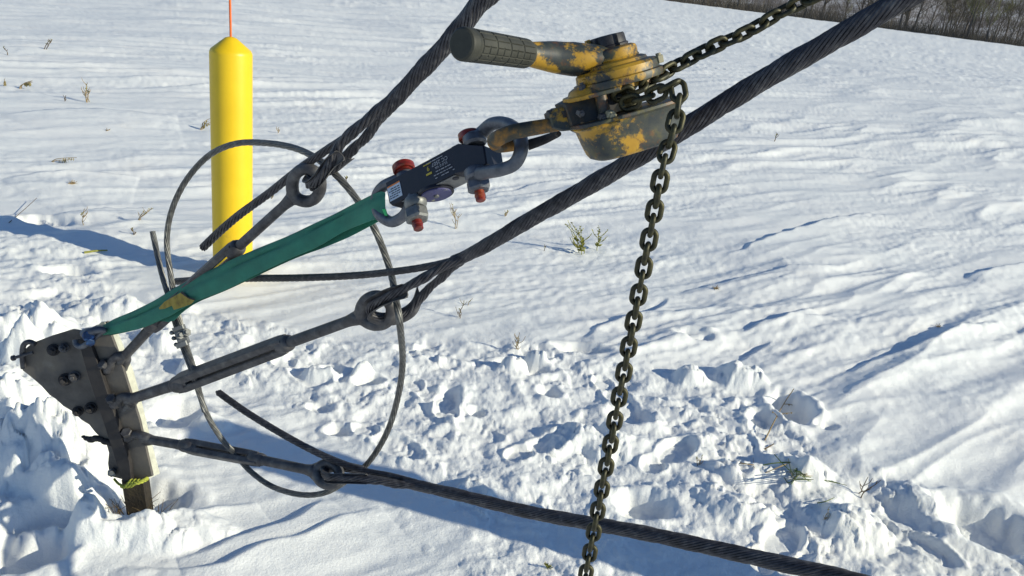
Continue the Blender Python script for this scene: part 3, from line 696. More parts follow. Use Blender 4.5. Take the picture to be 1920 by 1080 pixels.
def turnbuckle(label, dfun, jaw, b0, b1, eye, rod=10.5, barw=10.5, gap=13, eyer=(40, 33), wire=12, bardepth=.7, tilt=.45, flip=1):
    W = lambda p, o=0.0: at(p[0], p[1], dfun(p[0])) + E3 * o
    A = W(jaw); B0 = W(b0); B1 = W(b1); Ec = W(eye)
    t = thing('turnbuckle', label, 'turnbuckle', tuple(A), 'turnbuckles between the anchor plate and the guy wires')
    a = nrm(B1 - B0); s0 = S(dfun(b0[0])); s1 = S(dfun(b1[0])); sj = S(dfun(jaw[0])); se = S(dfun(eye[0]))
    w = nrm(np.cross(a, E3)); w = -w if w @ E2 < 0 else w
    wb = nrm(w + bardepth * E3 * flip); nb = nrm(np.cross(a, wb))
    # body: end collars and two bars
    mb = MB()
    for (c, s, sg) in ((B0, s0, 1), (B1, s1, -1)):
        P = np.array([c - a * sg * 8 * s, c - a * sg * 5 * s, c, c + a * sg * 16 * s, c + a * sg * 26 * s, c + a * sg * 30 * s])
        mb.tube(P, np.array([11, 14, 15.5, 16, 14, 10]) * (barw + gap) / 21.5 * s, 18)
    for sg in (1, -1):
        P = np.array([B0 + a * 6 * s0 + wb * sg * gap * .8 * s0, B0 + a * 24 * s0 + wb * sg * gap * s0, B1 - a * 24 * s1 + wb * sg * gap * s1, B1 - a * 6 * s1 + wb * sg * gap * .8 * s1])
        pr = np.array([(-.45, -1), (.45, -1), (.62, -.8), (.62, .8), (.45, 1), (-.45, 1), (-.62, .8), (-.62, -.8)])
        T, N, Bn = frames(P, wb)
        mb.sweep(P, pr, upv=wb, scale=np.array([s0, s0, s1, s1]) * barw)
    mb.build('body', M['steel'], t)
    # threaded rod with the jaw
    mb = MB(); P = np.linspace(0, 1, 60)[:, None] * (B0 + a * 40 * s0 - A) + A
    th = 1 + .05 * np.sign(np.sin(np.arange(60) * np.pi / 1.0 + .5)) * (np.linspace(0, 1, 60) > .62)
    mb.tube(P, rod * .92 * sj * th, 14); mb.build('jaw_rod', M['steel'], t)
    mb = MB()
    aj = nrm(B0 - A); wj = nrm(np.cross(aj, E3)); wj = -wj if wj @ E2 < 0 else wj
    for sg in (1, -1):
        P = cr([A + aj * 24 * sj, A + aj * 9 * sj + (wj * .6 + E3 * .8) * sg * 10 * sj, A - aj * 10 * sj + (wj * .6 + E3 * .8) * sg * 14 * sj, A - aj * 34 * sj - E2 * 8 * sj + (wj * .6 + E3 * .8) * sg * 14 * sj], 22)
        mb.tube(P, np.r_[np.linspace(9, 8, 11), np.linspace(8, 10.5, 11)] * sj, 12)
        mb.sphere(P[-1], 10.5 * sj)
    mb.build('jaw', M['steel'], t)
    mb = MB(); c = A - aj * 30 * sj - E2 * 6 * sj; ax = nrm(wj * .6 + E3 * .8)
    mb.seg(c - ax * 30 * sj, c + ax * 30 * sj, 5.5 * sj); mb.hexa(c + ax * 29 * sj, ax, 10 * sj, 9 * sj); mb.hexa(c - ax * 27 * sj, ax, 10 * sj, 9 * sj)
    mb.build('jaw_pin', M['steel'], t)
    # rod with the forged eye
    ae = nrm(Ec - B1); mb = MB()
    we = nrm(np.cross(ae, E3)); we = -we if we @ E2 < 0 else we
    we = nrm(we + tilt * E3)
    neck = Ec - ae * (eyer[0] - 4) * se
    P = np.vstack([np.linspace(0, 1, 40)[:, None] * (neck - (B1 - a * 30 * s1)) + (B1 - a * 30 * s1), [neck + ae * 8 * se]])
    rr = np.r_[np.linspace(rod * s1, rod * 1.02 * se, 34), np.array([1.04, 1.1, 1.18, 1.26, 1.32, 1.35]) * rod * se, 1.0 * rod * se]
    mb.tube(P, rr, 16)
    mb.build('eye_rod', M['steel'], t)
    mb = MB()
    ph = np.linspace(0, 2 * np.pi, 64, endpoint=False)
    ring = Ec + ae * ((eyer[0] - wire) * np.cos(ph) * se)[:, None] + we * ((eyer[1] - wire) * np.sin(ph) * (1 - .18 * (np.cos(ph) < 0) * np.cos(ph) ** 2) * se)[:, None]
    mb.tube(ring, wire * se * (1 + .12 * (np.cos(ph) < -.3) * np.abs(np.cos(ph))), 16, closed=True)
    for sg in (1, -1):
        P = cr([neck - ae * 16 * se, neck + ae * 2 * se + we * sg * 8 * se, ring[int(32 + sg * -9) % 64]], 14)
        mb.tube(P, np.linspace(rod * .8, wire * .95, 14) * se, 12)
    mb.build('eye', M['steel'], t)
    return t
dC = lambda x: 1 / (.478 + (x - 215) * 5.0e-4)
dM = lambda x: 1 / (.474 + (x - 225) * 3.7e-4)
dB = lambda x: 1 / (.468 + (x - 262) * 2.2e-4)
turnbuckle('dark steel turnbuckle running steeply up behind the green sling to the upper guy wire', dC, (226, 676), (284, 610), (446, 464), (574, 348), rod=9.6, barw=11, gap=10.5, eyer=(52, 40), wire=11)
turnbuckle('dark turnbuckle in the middle of the three, its long double bar below the green sling', dM, (240, 750), (332, 721), (540, 643), (706, 583), rod=11, barw=12, gap=10.5, eyer=(52, 41))
turnbuckle('dark steel turnbuckle lowest of the three, lying close above the blue shaded snow', dB, (268, 822), (345, 835), (490, 862), (615, 889), rod=9.5, barw=9.5, gap=7.5, eyer=(37, 29), wire=9.5, flip=-1, tilt=-.5)

def guy(label, dfun, main, wpx, tail, legs, thim, thup, wt=15, tail_end=None, tw=.0, thw=15, wleg=19, seed=1):
    W = lambda q: at(q[0], q[1], dfun(q[0]) - (q[2] if len(q) > 2 else 0))
    P0 = W(thim[0])
    t = thing('guy_wire', label, 'guy wire', tuple(P0), 'guy wires fixed to the turnbuckles')
    Pm = cr([W(q) for q in main], 300)
    dep = np.array([proj_depth(p) for p in Pm])
    wp = np.interp(np.linspace(0, 1, 300), np.linspace(0, 1, len(wpx)), wpx) * .5
    R = wp * dep / FPX; r_ = float(R.mean())
    mb = MB(); mb.bundle(Pm, R, 15, r_ * .20, -.165, 6, ell=.045, tw0=tw, wob=.04, seed=seed); mb.build('wrapped_grip', M['strand'], t)
    if tail:
        P = cr([W(q) for q in tail], 150); d = np.array([proj_depth(p) for p in P]); R = wt * .5 * d / FPX
        mb = MB(); mb.bundle(P, R, 9, float(R.mean()) * .27, -.15, 7, tw0=tw, seed=seed)
        e = P[-1]; dr = nrm(P[-1] - P[-2]); rg = random.Random(seed)
        for k in range(7): 
            v = nrm(dr + .35 * np.array([rg.uniform(-1, 1) for _ in range(3)])); mb.tube(np.array([e - dr * .01, e + v * .006 * rg.uniform(.4, 1.2)]), R[-1] * .35, 6)
        mb.build('strand_tail', M['strand'], t)
    legs = [list(legs[0]) + list(thim[1:-1]) + list(legs[1])[::-1]]
    for k, lg in enumerate(legs):
        P = cr([W(q) for q in lg], 200); d = np.array([proj_depth(p) for p in P]); wl = wleg if not isinstance(wleg, (list, tuple)) else wleg[k]
        R = wl * .5 * d / FPX * np.interp(np.arange(200), [0, 25, 175, 199], [.55, 1, .85, .5])
        mb = MB(); mb.bundle(P, R, 8, float(R.mean()) * .34, -.13, 7, ell=.12, tw0=1 + k, wob=.12, seed=seed + k); mb.build('grip_leg', M['strand'], t)
    P = cr([W(q) for q in thim], 60); d = float(np.mean([proj_depth(p) for p in P])); s = S(d)
    prof = np.array([(.15, -1.0), (.75, -1.05), (.82, -.95), (.30, -.82), (-.02, -.5), (-.08, 0), (-.02, .5), (.30, .82), (.82, .95), (.75, 1.05), (.15, 1.0), (-.18, .62), (-.26, 0), (-.18, -.62)]) * thw * s
    mb = MB(); c = P.mean(0)
    # radial reference: away from loop centre
    T, _, _ = frames(P); nor = nrm(np.cross(P[20] - P[0], P[-1] - P[0]))
    B = nor[None, :] * np.ones((60, 1)); N = np.cross(B, T); N /= np.linalg.norm(N, axis=1)[:, None]; sg = np.sign(((P[30] - c) @ N[30])); N = N * sg
    n = 60; k = len(prof)
    V = (P[:, None, :] + N[:, None, :] * prof[None, :, 0:1] + B[:, None, :] * prof[None, :, 1:2]).reshape(-1, 3); F = []
    for i in range(n - 1):
        for j in range(k): j2 = (j + 1) % k; F.append((i * k + j, i * k + j2, (i + 1) * k + j2, (i + 1) * k + j))
    F.append(tuple(range(k))[::-1]); F.append(tuple((n - 1) * k + j for j in range(k)))
    mb.raw(V, F); mb.build('thimble', M['steel'], t, sharp=60)
    return t
guy('upper guy wire of twisted dark steel passing just left of the ribbed rubber handle', dC,
    [(930, -22), (898, 8), (872, 42), (835, 85), (785, 138), (742, 185), (712, 216)], [40, 37, 34, 31, 28],
    [(745, 180, .0), (712, 210, .01), (660, 250, .015), (610, 283, .02), (560, 318, .02), (505, 362, .02), (450, 402, .01), (410, 436, 0), (381, 464, 0)],
    [[(775, 148, .0), (738, 180, .01), (700, 215, .02), (664, 246, .035), (638, 272, .04)],
     [(775, 152, .0), (742, 190, -.01), (712, 224, -.02), (686, 258, -.03), (668, 274, -.04)]],
    [(640, 290, .042), (620, 306, .045), (600, 334, .05), (586, 345, .04), (580, 340, .01), (590, 325, -.02), (615, 320, -.04), (638, 303, -.045), (652, 292, -.043)], None, wt=16, wleg=(21, 16), seed=2, thw=11)
guy('thick middle guy wire of dark steel crossing behind the hanging chain to the upper right', dM,
    [(1740, -28), (1640, 30), (1500, 110), (1380, 180), (1250, 262), (1120, 340), (1000, 408), (930, 450), (880, 477), (850, 490)], [45, 43, 41, 39, 36, 34, 31, 28, 22],
    [(890, 472, .0), (850, 488, .005), (800, 500, .01), (740, 509, .01), (660, 517, 0), (560, 521, 0), (470, 522, -.01), (390, 524, -.04), (330, 528, -.07)],
    [[(925, 452, .0), (880, 478, .0), (840, 495, .02), (800, 518, .04), (775, 532, .05)],
     [(915, 458, .0), (870, 486, -.01), (845, 505, -.025), (822, 526, -.04), (805, 540, -.05)]],
    [(762, 545, .05), (735, 553, .055), (708, 566, .05), (695, 578, .04), (700, 590, .02), (722, 598, -.01), (752, 592, -.035), (775, 575, -.05), (786, 545, -.055)], None, wt=14, wleg=(18, 13), seed=5, thw=13)
guy('lowest guy wire of twisted dark steel running low over the snow to the bottom right', dB,
    [(1640, 1098), (1560, 1078), (1400, 1042), (1200, 998), (1000, 962), (860, 928), (760, 905)], [33, 31, 29, 27, 25, 23, 20],
    [(780, 905, .0), (730, 892, .0), (680, 882, .0), (610, 856, 0), (540, 820, 0), (470, 778, 0), (432, 752, 0), (410, 736, 0)],
    [[(800, 914, .0), (745, 908, .02), (705, 901, .035)],
     [(790, 908, -.01), (740, 900, -.02), (708, 892, -.03)]],
    [(690, 897, .04), (655, 896, .045), (622, 896, .045), (609, 890, .02), (613, 880, -.01), (640, 876, -.03), (680, 884, -.035)], None, wt=13, wleg=(16, 13), seed=9, thw=9)

def make_loop():
    pts = [(286, 434, 1.93), (300, 500, 1.925), (317, 560, 1.92), (336, 630, 1.915), (362, 702, 1.90), (376, 745, 1.93), (392, 785, 1.95), (418, 826, 1.96), (442, 852, 1.965), (470, 884, 1.95), (510, 912, 1.92),
           (560, 927, 1.89), (605, 925, 1.87), (645, 905, 1.86), (690, 868, 1.84), (725, 812, 1.78), (746, 745, 1.71), (755, 680, 1.62), (750, 610, 1.485), (742, 560, 1.49), (731, 505, 1.55), (705, 435, 1.52),
           (670, 375, 1.52), (632, 330, 1.52), (595, 298, 1.54), (550, 277, 1.60), (495, 268, 1.66), (440, 270, 1.72), (390, 293, 1.78), (348, 340, 1.84), (322, 395, 1.88), (313, 450, 1.90), (319, 510, 1.905), (330, 570, 1.91),
           (347, 640, 1.905), (366, 700, 1.89), (374, 735, 1.925), (384, 772, 1.93)]
    t = thing('safety_cable', 'grey stranded cable bent into a big loop through all three turnbuckles', 'cable', tuple(at(345, 630, 1.91)))
    P = cr([at(*p) for p in pts], 620); d = np.array([proj_depth(p) for p in P])
    mb = MB(); R = 5.9 * d / FPX * np.interp(np.arange(620), [0, 250, 330, 620], [1, .95, .95, 1]); R = np.full(620, float(R.mean()))
    mb.bundle(P, R, 8, float(R.mean()) * .30, -.17, 8); mb.build('strand', M['loopst'], t)
    # wire clamp with two nuts
    s = S(1.9) * .78; c = at(340, 630, 1.90); ax = nrm(at(352, 655, 1.9) - at(334, 605, 1.9)); sd = nrm(np.cross(ax, E3)); sd = sd if sd @ E1 > 0 else -sd
    mb = MB()
    mb.box(c + sd * 6 * s + E3 * 12 * s, ax * 22 * s, sd * 13 * s, E3 * 7 * s, .002)
    mb.box(c + sd * 8 * s + E3 * 17 * s - ax * 18 * s, ax * 5 * s, sd * 14 * s, E3 * 8 * s, .002)
    mb.box(c + sd * 2 * s + E3 * 16 * s + ax * 21 * s, ax * 6 * s, sd * 14 * s, E3 * 7 * s, .002)
    cl = mb.build('clamp', M['zinc'], t)
    nax = nrm(E3 + .75 * sd)
    for k, (ox, oy) in enumerate([(8, 0), (24, 4)]):
        q = c + sd * ox * s - E2 * 0 * s + E2 * oy * s * .3 + E3 * 24 * s
        mb = MB(); mb.hexa(q, nax, 10 * s, 11 * s, ref=E2); mb.cyl(q + nax * 8 * s, nax, 5.5 * s, 8 * s, 14, bev=.0008); mb.seg(q - nax * 26 * s, q, 5 * s)
        mb.build('nut', M['zinc'], cl)
    mb = MB()
    for k in (-14, 0, 16):
        P = cr([c + ax * k * s + sd * 10 * s - E3 * 4 * s, c + ax * k * s - E3 * 16 * s, c + ax * k * s - sd * 16 * s, c + ax * k * s - sd * 14 * s + E3 * 12 * s], 14)
        mb.tube(P, 4.6 * s, 10); mb.sphere(P[-1], 5.4 * s)
    mb.build('saddle', M['zinc'], cl)
make_loop()
# ------------------------------------------------------------------ sling, load cell, shackles
dS = lambda x: 1 / (.490 + (x - 190) * 4.25e-4)      # 190 -> 2.04, 720 -> 1.40
def make_sling():
    t = thing('web_sling', 'flat green webbing sling with a torn yellow label, stretched from the anchor plate up right', 'sling', tuple(at(192, 618, dS(192))))
    top = [(190, 612), (215, 598), (250, 583), (290, 563), (324, 541), (360, 523), (399, 504), (465, 473), (538, 443), (621, 404), (660, 384), (695, 366), (714, 359), (722, 361)]
    bot = [(192, 629), (225, 624), (262, 616), (290, 604), (318, 592), (350, 573), (372, 562), (410, 548), (454, 527), (538, 487), (593, 463), (649, 432), (702, 411), (722, 405), (723, 398)]
    n = 90
    A = cr(np.array([[*p, 0] for p in top], float), n)[:, :2]; B = cr(np.array([[*p, 0] for p in bot], float), n)[:, :2]
    V = []; F = []; m = 11
    rg = np.random.RandomState(2)
    th = .0028
    for layer, (dz, u0, u1) in enumerate([(0.0, 0, 1)]):
        G = np.zeros((n, m, 3))
        for i in range(n):
            for j in range(m):
                u = j / (m - 1); x = A[i, 0] * (1 - u) + B[i, 0] * u; y = A[i, 1] * (1 - u) + B[i, 1] * u
                fold = -.006 * math.exp(-((u - .24 - .1 * math.sin(i * .05)) / .05) ** 2) + .002 * math.exp(-((u - .34 - .1 * math.sin(i * .05)) / .05) ** 2)
                fr = i / (n - 1)
                cur = .003 * (1 - (2 * u - 1) ** 2) + .0025 * math.sin(i * .21 + 3 * u) * (1 - fr) + .001 * math.sin(i * .5 + 9 * u)
                G[i, j] = at(x, y, dS(x) - .055 * float(sst(640, 712, np.array([x]))[0])) + E3 * (cur + fold - .012 * (u > .5) * (u - .5) * (.3 + .7 * (1 - fr)))
        back = G - E3 * th
        V = np.vstack([G.reshape(-1, 3), back.reshape(-1, 3)]); o = n * m
        for i in range(n - 1):
            for j in range(m - 1):
                a = i * m + j; F.append((a, a + 1, a + m + 1, a + m)); F.append((o + a, o + a + m, o + a + m + 1, o + a + 1))
        for i in range(n - 1):
            a = i * m; F.append((a, a + m, o + a + m, o + a)); a = i * m + m - 1; F.append((a + m, a, o + a, o + a + m))
        for j in range(m - 1):
            F.append((j + 1, j, o + j, o + j + 1)); a = (n - 1) * m + j; F.append((a, a + 1, o + a + 1, o + a))
    mb = MB(); mb.raw(V, F); mb.build('webbing', M['green'], t, sharp=70)
    # the second ply: behind, lower edge peeping out
    A2 = cr(np.array([[x, y + 10, 0] for x, y in top[:14]], float), 60)[:, :2]; B2 = [(196, 631), (240, 622), (280, 610), (300, 602), (322, 603), (345, 583), (372, 566), (420, 546), (455, 530), (538, 491), (580, 474), (600, 467), (655, 444), (712, 414)]
    B2 = cr(np.array([[*p, 0] for p in B2], float), 60)[:, :2]
    V = []; F = []
    for i in range(60):
        for u in (0, .5, 1):
            x = A2[i, 0] * (1 - u) + B2[i, 0] * u; y = A2[i, 1] * (1 - u) + B2[i, 1] * u; V.append(at(x, y, dS(x) + .026 + .01 * (1 - u)))
    V = np.array(V); V = np.vstack([V, V - E3 * .0026]); o = 180
    for i in range(59):
        for j in range(2): a = i * 3 + j; F += [(a, a + 1, a + 4, a + 3), (o + a, o + a + 3, o + a + 4, o + a + 1)]
        a = i * 3; F += [(a, a + 3, o + a + 3, o + a), (a + 5, a + 2, o + a + 2, o + a + 5)]
    F += [(1, 0, o, o + 1), (2, 1, o + 1, o + 2)]; e = 177; F += [(e, e + 1, o + e + 1, o + e), (e + 1, e + 2, o + e + 2, o + e + 1)]
    mb = MB(); mb.raw(V, F); mb.build('back_ply', M['green'], t)
    mb = MB(); mb.prism([at(x, y, dS(x) - .015) for x, y in [(298, 577), (308, 566), (322, 558), (338, 549), (346, 555), (356, 561), (364, 563), (358, 570), (342, 576), (326, 581), (322, 573), (308, 579), (299, 580)]], -E3 * .0015); mb.build('label_cloth', M['patch'], t)
    mb = MB(); mb.prism([at(x, y, dS(x) - .0145) for x, y in [(335, 553), (341, 546), (352, 557), (366, 561), (362, 565), (346, 561)]], -E3 * .0015); mb.build('torn_edge', M['grime'], t)
    mb = MB(); mb.prism([at(x, y, dS(x) - .062) for x, y in [(716, 392), (722, 391), (726, 404), (721, 404)]], -E3 * .012, .001); mb.build('clean_fold', M['greenb'], t)
make_sling()

def text_mesh(s, body, c, right, up, height, material, parent, name):
    cu = bpy.data.curves.new(name, 'FONT'); cu.body = body; cu.size = 1.0; cu.align_x = 'CENTER'; cu.align_y = 'CENTER'; cu.extrude = .01
    o = bpy.data.objects.new(name + '_tmp', cu); COL.objects.link(o)
    dg = bpy.context.evaluated_depsgraph_get(); me = bpy.data.meshes.new_from_object(o.evaluated_get(dg)); 
    bpy.data.objects.remove(o); bpy.data.curves.remove(cu)
    right = nrm(right); up = nrm(up - right * (up @ right)); nn = np.cross(right, up)
    V = np.zeros(len(me.vertices) * 3); me.vertices.foreach_get('co', V); V = V.reshape(-1, 3)
    W = c + (V[:, 0:1] * right + V[:, 1:2] * up + V[:, 2:3] * nn) * height - ORIGIN[parent.name]
    me.vertices.foreach_set('co', W.ravel()); me.update(); me.name = name
    me.materials.clear(); me.materials.append(material)
    ob = bpy.data.objects.new(name, me); COL.objects.link(ob); ob.parent = parent; ORIGIN[ob.name] = ORIGIN[parent.name]
    return ob
def make_cell():
    d0, d1 = 1.315, 1.185
    # corners of the label face
    a = at(722, 343, d0); b = at(724 + 16, 381, d0 - .006); 
    u = at(862, 270, 1.235) - a; un = nrm(u)
    v = nrm((b - a) - un * ((b - a) @ un)) * np.linalg.norm(b - a)
    w = nrm(np.cross(un, v)); w = w if w @ E3 < 0 else -w
    vn = nrm(v); L = np.linalg.norm(at(905, 262, 1.205) - a); Hh = np.linalg.norm(v); Wd = .052
    # roll the section a little so that the lower face shows
    q = math.radians(12); vn2 = vn * math.cos(q) + (w) * math.sin(q) * 1.0; wn2 = w * math.cos(q) - vn * math.sin(q)
    vn2, wn2 = vn * math.cos(q) - w * math.sin(q), w * math.cos(q) + vn * math.sin(q)
    t = thing('load_cell', 'dark blue rectangular load cell with a white label and round disc between the two shackles', 'load cell', tuple(a))
    s = S(1.27)
    def LP(x, y, z=0.0): return a + un * x * s + vn2 * y * s + wn2 * z * s       # along, down the label face, across the lower face
    H = 50; Lx = 176; Wz = 52
    mb = MB()
    mb.prism([LP(0, 0), LP(Lx, -2), LP(Lx, H), LP(6, H), LP(0, H - 8)], wn2 * Wz * s, .0018)
    body = mb.build('body', M['cell'], t)
    mb = MB(); mb.prism([LP(Lx - 8, -2.5, -2), LP(Lx + 8, -2.5, -2), LP(Lx + 62, 26, -2), LP(Lx + 60, 60, -2), LP(Lx + 50, 66, -2), LP(Lx - 12, H + 1, -2)], wn2 * (Wz + 6) * s, .0022); mb.build('end_lug', M['cell'], t)
    mb = MB(); mb.prism([LP(30, H + .6, 2), LP(Lx - 14, H + .6, 2), LP(Lx - 6, H + .6, Wz - 3), LP(50, H + .6, Wz - 3)], vn2 * 1.5 * s, .0005); mb.build('bare_face', M['cellgrey'], t)
    c = LP(94, H + 3, 28)
    mb = MB(); mb.cyl(c, vn2, 35 * s, 7 * s, 48, bev=.0008); mb.build('disc_rim', M['cell'], t)
    mb = MB(); mb.cyl(c + vn2 * 4 * s, vn2, 30 * s, 4 * s, 48, bev=.0006); ds = mb.build('disc', M['disc'], t)
    mb = MB(); mb.cyl(c + vn2 * 7 * s, vn2, 5 * s, 5 * s, 16, bev=.0005); mb.build('centre_screw', M['zinc'], t)
    for (x, z) in [(50, 40), (156, 12)]:
        mb = MB(); mb.cyl(LP(x, H + 2.5, z), vn2, 6.5 * s, 2.5 * s, 20, bev=.0004); mb.build('port', M['cell'], t)
    # pale rating label
    mb = MB(); mb.prism([LP(3, 12, -.8), LP(36, 11, -.8), LP(37, 41, -.8), LP(5, 42, -.8)], wn2 * .7 * s); lb = mb.build('rating_label', M['white_label'], t, smooth=False)
    mb = MB(); mb.prism([LP(4, 11.2, -1.2), LP(36, 10.2, -1.2), LP(36, 13, -1.2), LP(4, 14, -1.2)], wn2 * .4 * s); mb.build('label_stripe', M['label_orange'], lb, smooth=False)
    rg = random.Random(1)
    mb = MB()
    for k in range(5):
        y = 18 + k * 4.6; x = 6.5
        while x < 33:
            l = rg.uniform(3, 8); l = min(l, 34 - x)
            if rg.random() < .82: mb.prism([LP(x, y, -1.2), LP(x + l, y - .2, -1.2), LP(x + l, y + 1.6, -1.2), LP(x, y + 1.8, -1.2)], wn2 * .4 * s)
            x += l + 1.6
    mb.build('small_print', M['label_ink'], lb, smooth=False)
    # printed text on the side, read the other way up
    off = -1.3
    text_mesh(s, 'CC 2507', LP(137, 13, off), -un, vn2, 10.5 * s, M['print_white'], t, 'printed_text')
    text_mesh(s, '55.0 0 VA', LP(139, 21.5, off), -un, vn2, 7.5 * s, M['print_white'], t, 'printed_text')
    mb = MB()
    for k, (y, x0, x1) in enumerate([(5, 106, 156), (28.5, 124, 160), (34.5, 118, 162), (40.5, 120, 164)]):
        x = x0
        while x < x1:
            l = rg.uniform(3, 9)
            if rg.random() < .8: mb.prism([LP(x, y, off), LP(x + l, y, off), LP(x + l, y + 1.5, off), LP(x, y + 1.5, off)], wn2 * .3 * s)
            x += l + 1.8
    mb.build('fine_print', M['print_white'], t, smooth=False)
    text_mesh(s, '6', LP(108, 17, off), un, -vn2, 13 * s, M['print_yellow'], t, 'printed_number')
    mb = MB()
    for (x0, x1, y0, y1) in [(98, 116, 6, 8), (101, 115, 24.5, 28.5)]:
        mb.prism([LP(x0, y0, off), LP(x1, y0, off), LP(x1, y1, off), LP(x0, y1, off)], wn2 * .3 * s)
    mb.build('yellow_mark', M['print_yellow'], t, smooth=False)
    return LP
make_cell()

def shackle(label, pts, wire, top, bot, head_r, nut, tipc, sleeve=None, d=1.3):
    """pts: bow path (px,py,depth) ; top/bot pin ends (px,py,depth)"""
    P = pix(pts, 70); t = thing('bow_shackle', label, 'shackle', tuple(P[35]), 'shackles at the ends of the load cell')
    dd = np.array([proj_depth(p) for p in P]); s = S(d)
    mb = MB(); k = np.linspace(0, 1, 70)
    mb.tube(P, wire * .5 * dd / FPX * (1 + .12 * np.cos(2 * np.pi * k) ** 4), 18)
    A = at(*top); B = at(*bot); ax = nrm(B - A)
    # flattened lugs round the pin
    for c in (P[0], P[-1]): mb.cyl(c, ax, wire * .92 * s, wire * .9 * s, 26, bev=wire * .18 * s)
    mb.build('bow', M['shackle'], t)
    mb = MB(); mb.seg(A, B, wire * .40 * s, k=18); mb.build('pin', M['shackle'], t)
    mb = MB(); mb.cyl(A, ax, head_r * s, head_r * .66 * s, 30, bev=2.2 * s); mb.cyl(A + ax * head_r * .42 * s, ax, head_r * .7 * s, 5 * s, 24); mb.build('pin_head', M['red'], t)
    N0 = at(*nut)
    mb = MB(); mb.hexa(N0, ax, 23 * s, 24 * s, ref=E1 + .4 * E3, bev=.16); mb.build('nut', M['zinc'] if sleeve else M['shackle'], t)
    if sleeve:
        mb = MB(); mb.lathe(at(*sleeve), ax, [(12 * s, -12 * s), (19 * s, -9 * s), (22 * s, -2 * s), (21 * s, 5 * s), (15 * s, 11 * s)], 28); mb.build('washer', M['zinc'], t)
    mb = MB(); mb.cyl(at(*tipc), ax, 9.5 * s, 22 * s, 20, bev=1.6 * s); mb.cyl(at(*tipc), ax, 10.4 * s, 5 * s, 20, bev=1 * s); mb.build('pin_end', M['red'], t)
shackle('grey bow shackle with a red bolt head holding the end of the green sling',
        [(762, 332, 1.335), (738, 340, 1.345), (718, 350, 1.36), (707, 366, 1.375), (706, 385, 1.375), (714, 404, 1.36), (735, 416, 1.335), (757, 404, 1.315), (768, 385, 1.305), (780, 372, 1.295)],
        21, (757, 315, 1.335), (783, 424, 1.285), 22, (781, 403, 1.28), (783, 421, 1.275), sleeve=(779, 381, 1.285), d=1.29)
shackle('larger grey bow shackle with a red bolt head hooked by the ratchet hoist',
        [(890, 263, 1.235), (906, 247, 1.235), (922, 233, 1.215), (944, 231, 1.19), (964, 240, 1.16), (975, 258, 1.135), (977, 282, 1.125), (965, 307, 1.13), (940, 318, 1.145), (912, 323, 1.18), (893, 326, 1.21)],
        25, (881, 256, 1.245), (902, 372, 1.215), 23, (897, 347, 1.215), (900, 367, 1.212), d=1.2)
# ------------------------------------------------------------------ lever hoist and its chain
HD = 1.08; HS = S(HD)
a_ = nrm(.94 * E1 + .31 * E2 - .22 * E3)
b_ = nrm(-.25 * E1 + .94 * E2 + .27 * E3); b_ = nrm(b_ - a_ * (a_ @ b_))
c_ = np.cross(a_, b_); c_ = c_ if c_ @ E3 > 0 else -c_
def hp(x, y, off=0.0): return at(x, y, HD) + c_ * off * HS
def superell(c, ax1, ax2, r1, r2, p=3.2, k=40):
    th = np.arange(k) * 2 * np.pi / k
    x = np.sign(np.cos(th)) * np.abs(np.cos(th)) ** (2 / p); y = np.sign(np.sin(th)) * np.abs(np.sin(th)) ** (2 / p)
    return c + ax1 * (x * r1)[:, None] + ax2 * (y * r2)[:, None]
def loft(mb, rings):
    k = len(rings[0]); F = []
    for i in range(len(rings) - 1):
        for j in range(k): j2 = (j + 1) % k; F.append((i * k + j, i * k + j2, (i + 1) * k + j2, (i + 1) * k + j))
    F.append(tuple(range(k))[::-1]); F.append(tuple((len(rings) - 1) * k + j for j in range(k)))
    mb.raw(np.vstack(rings), F)
M['grime2'] = simple('oily_painted_frame', [(.35, (.016, .02, .024)), (.55, (.04, .038, .03)), (.68, (.09, .045, .02)), (.8, (.045, .042, .03))], 50, .55, 0, .3)
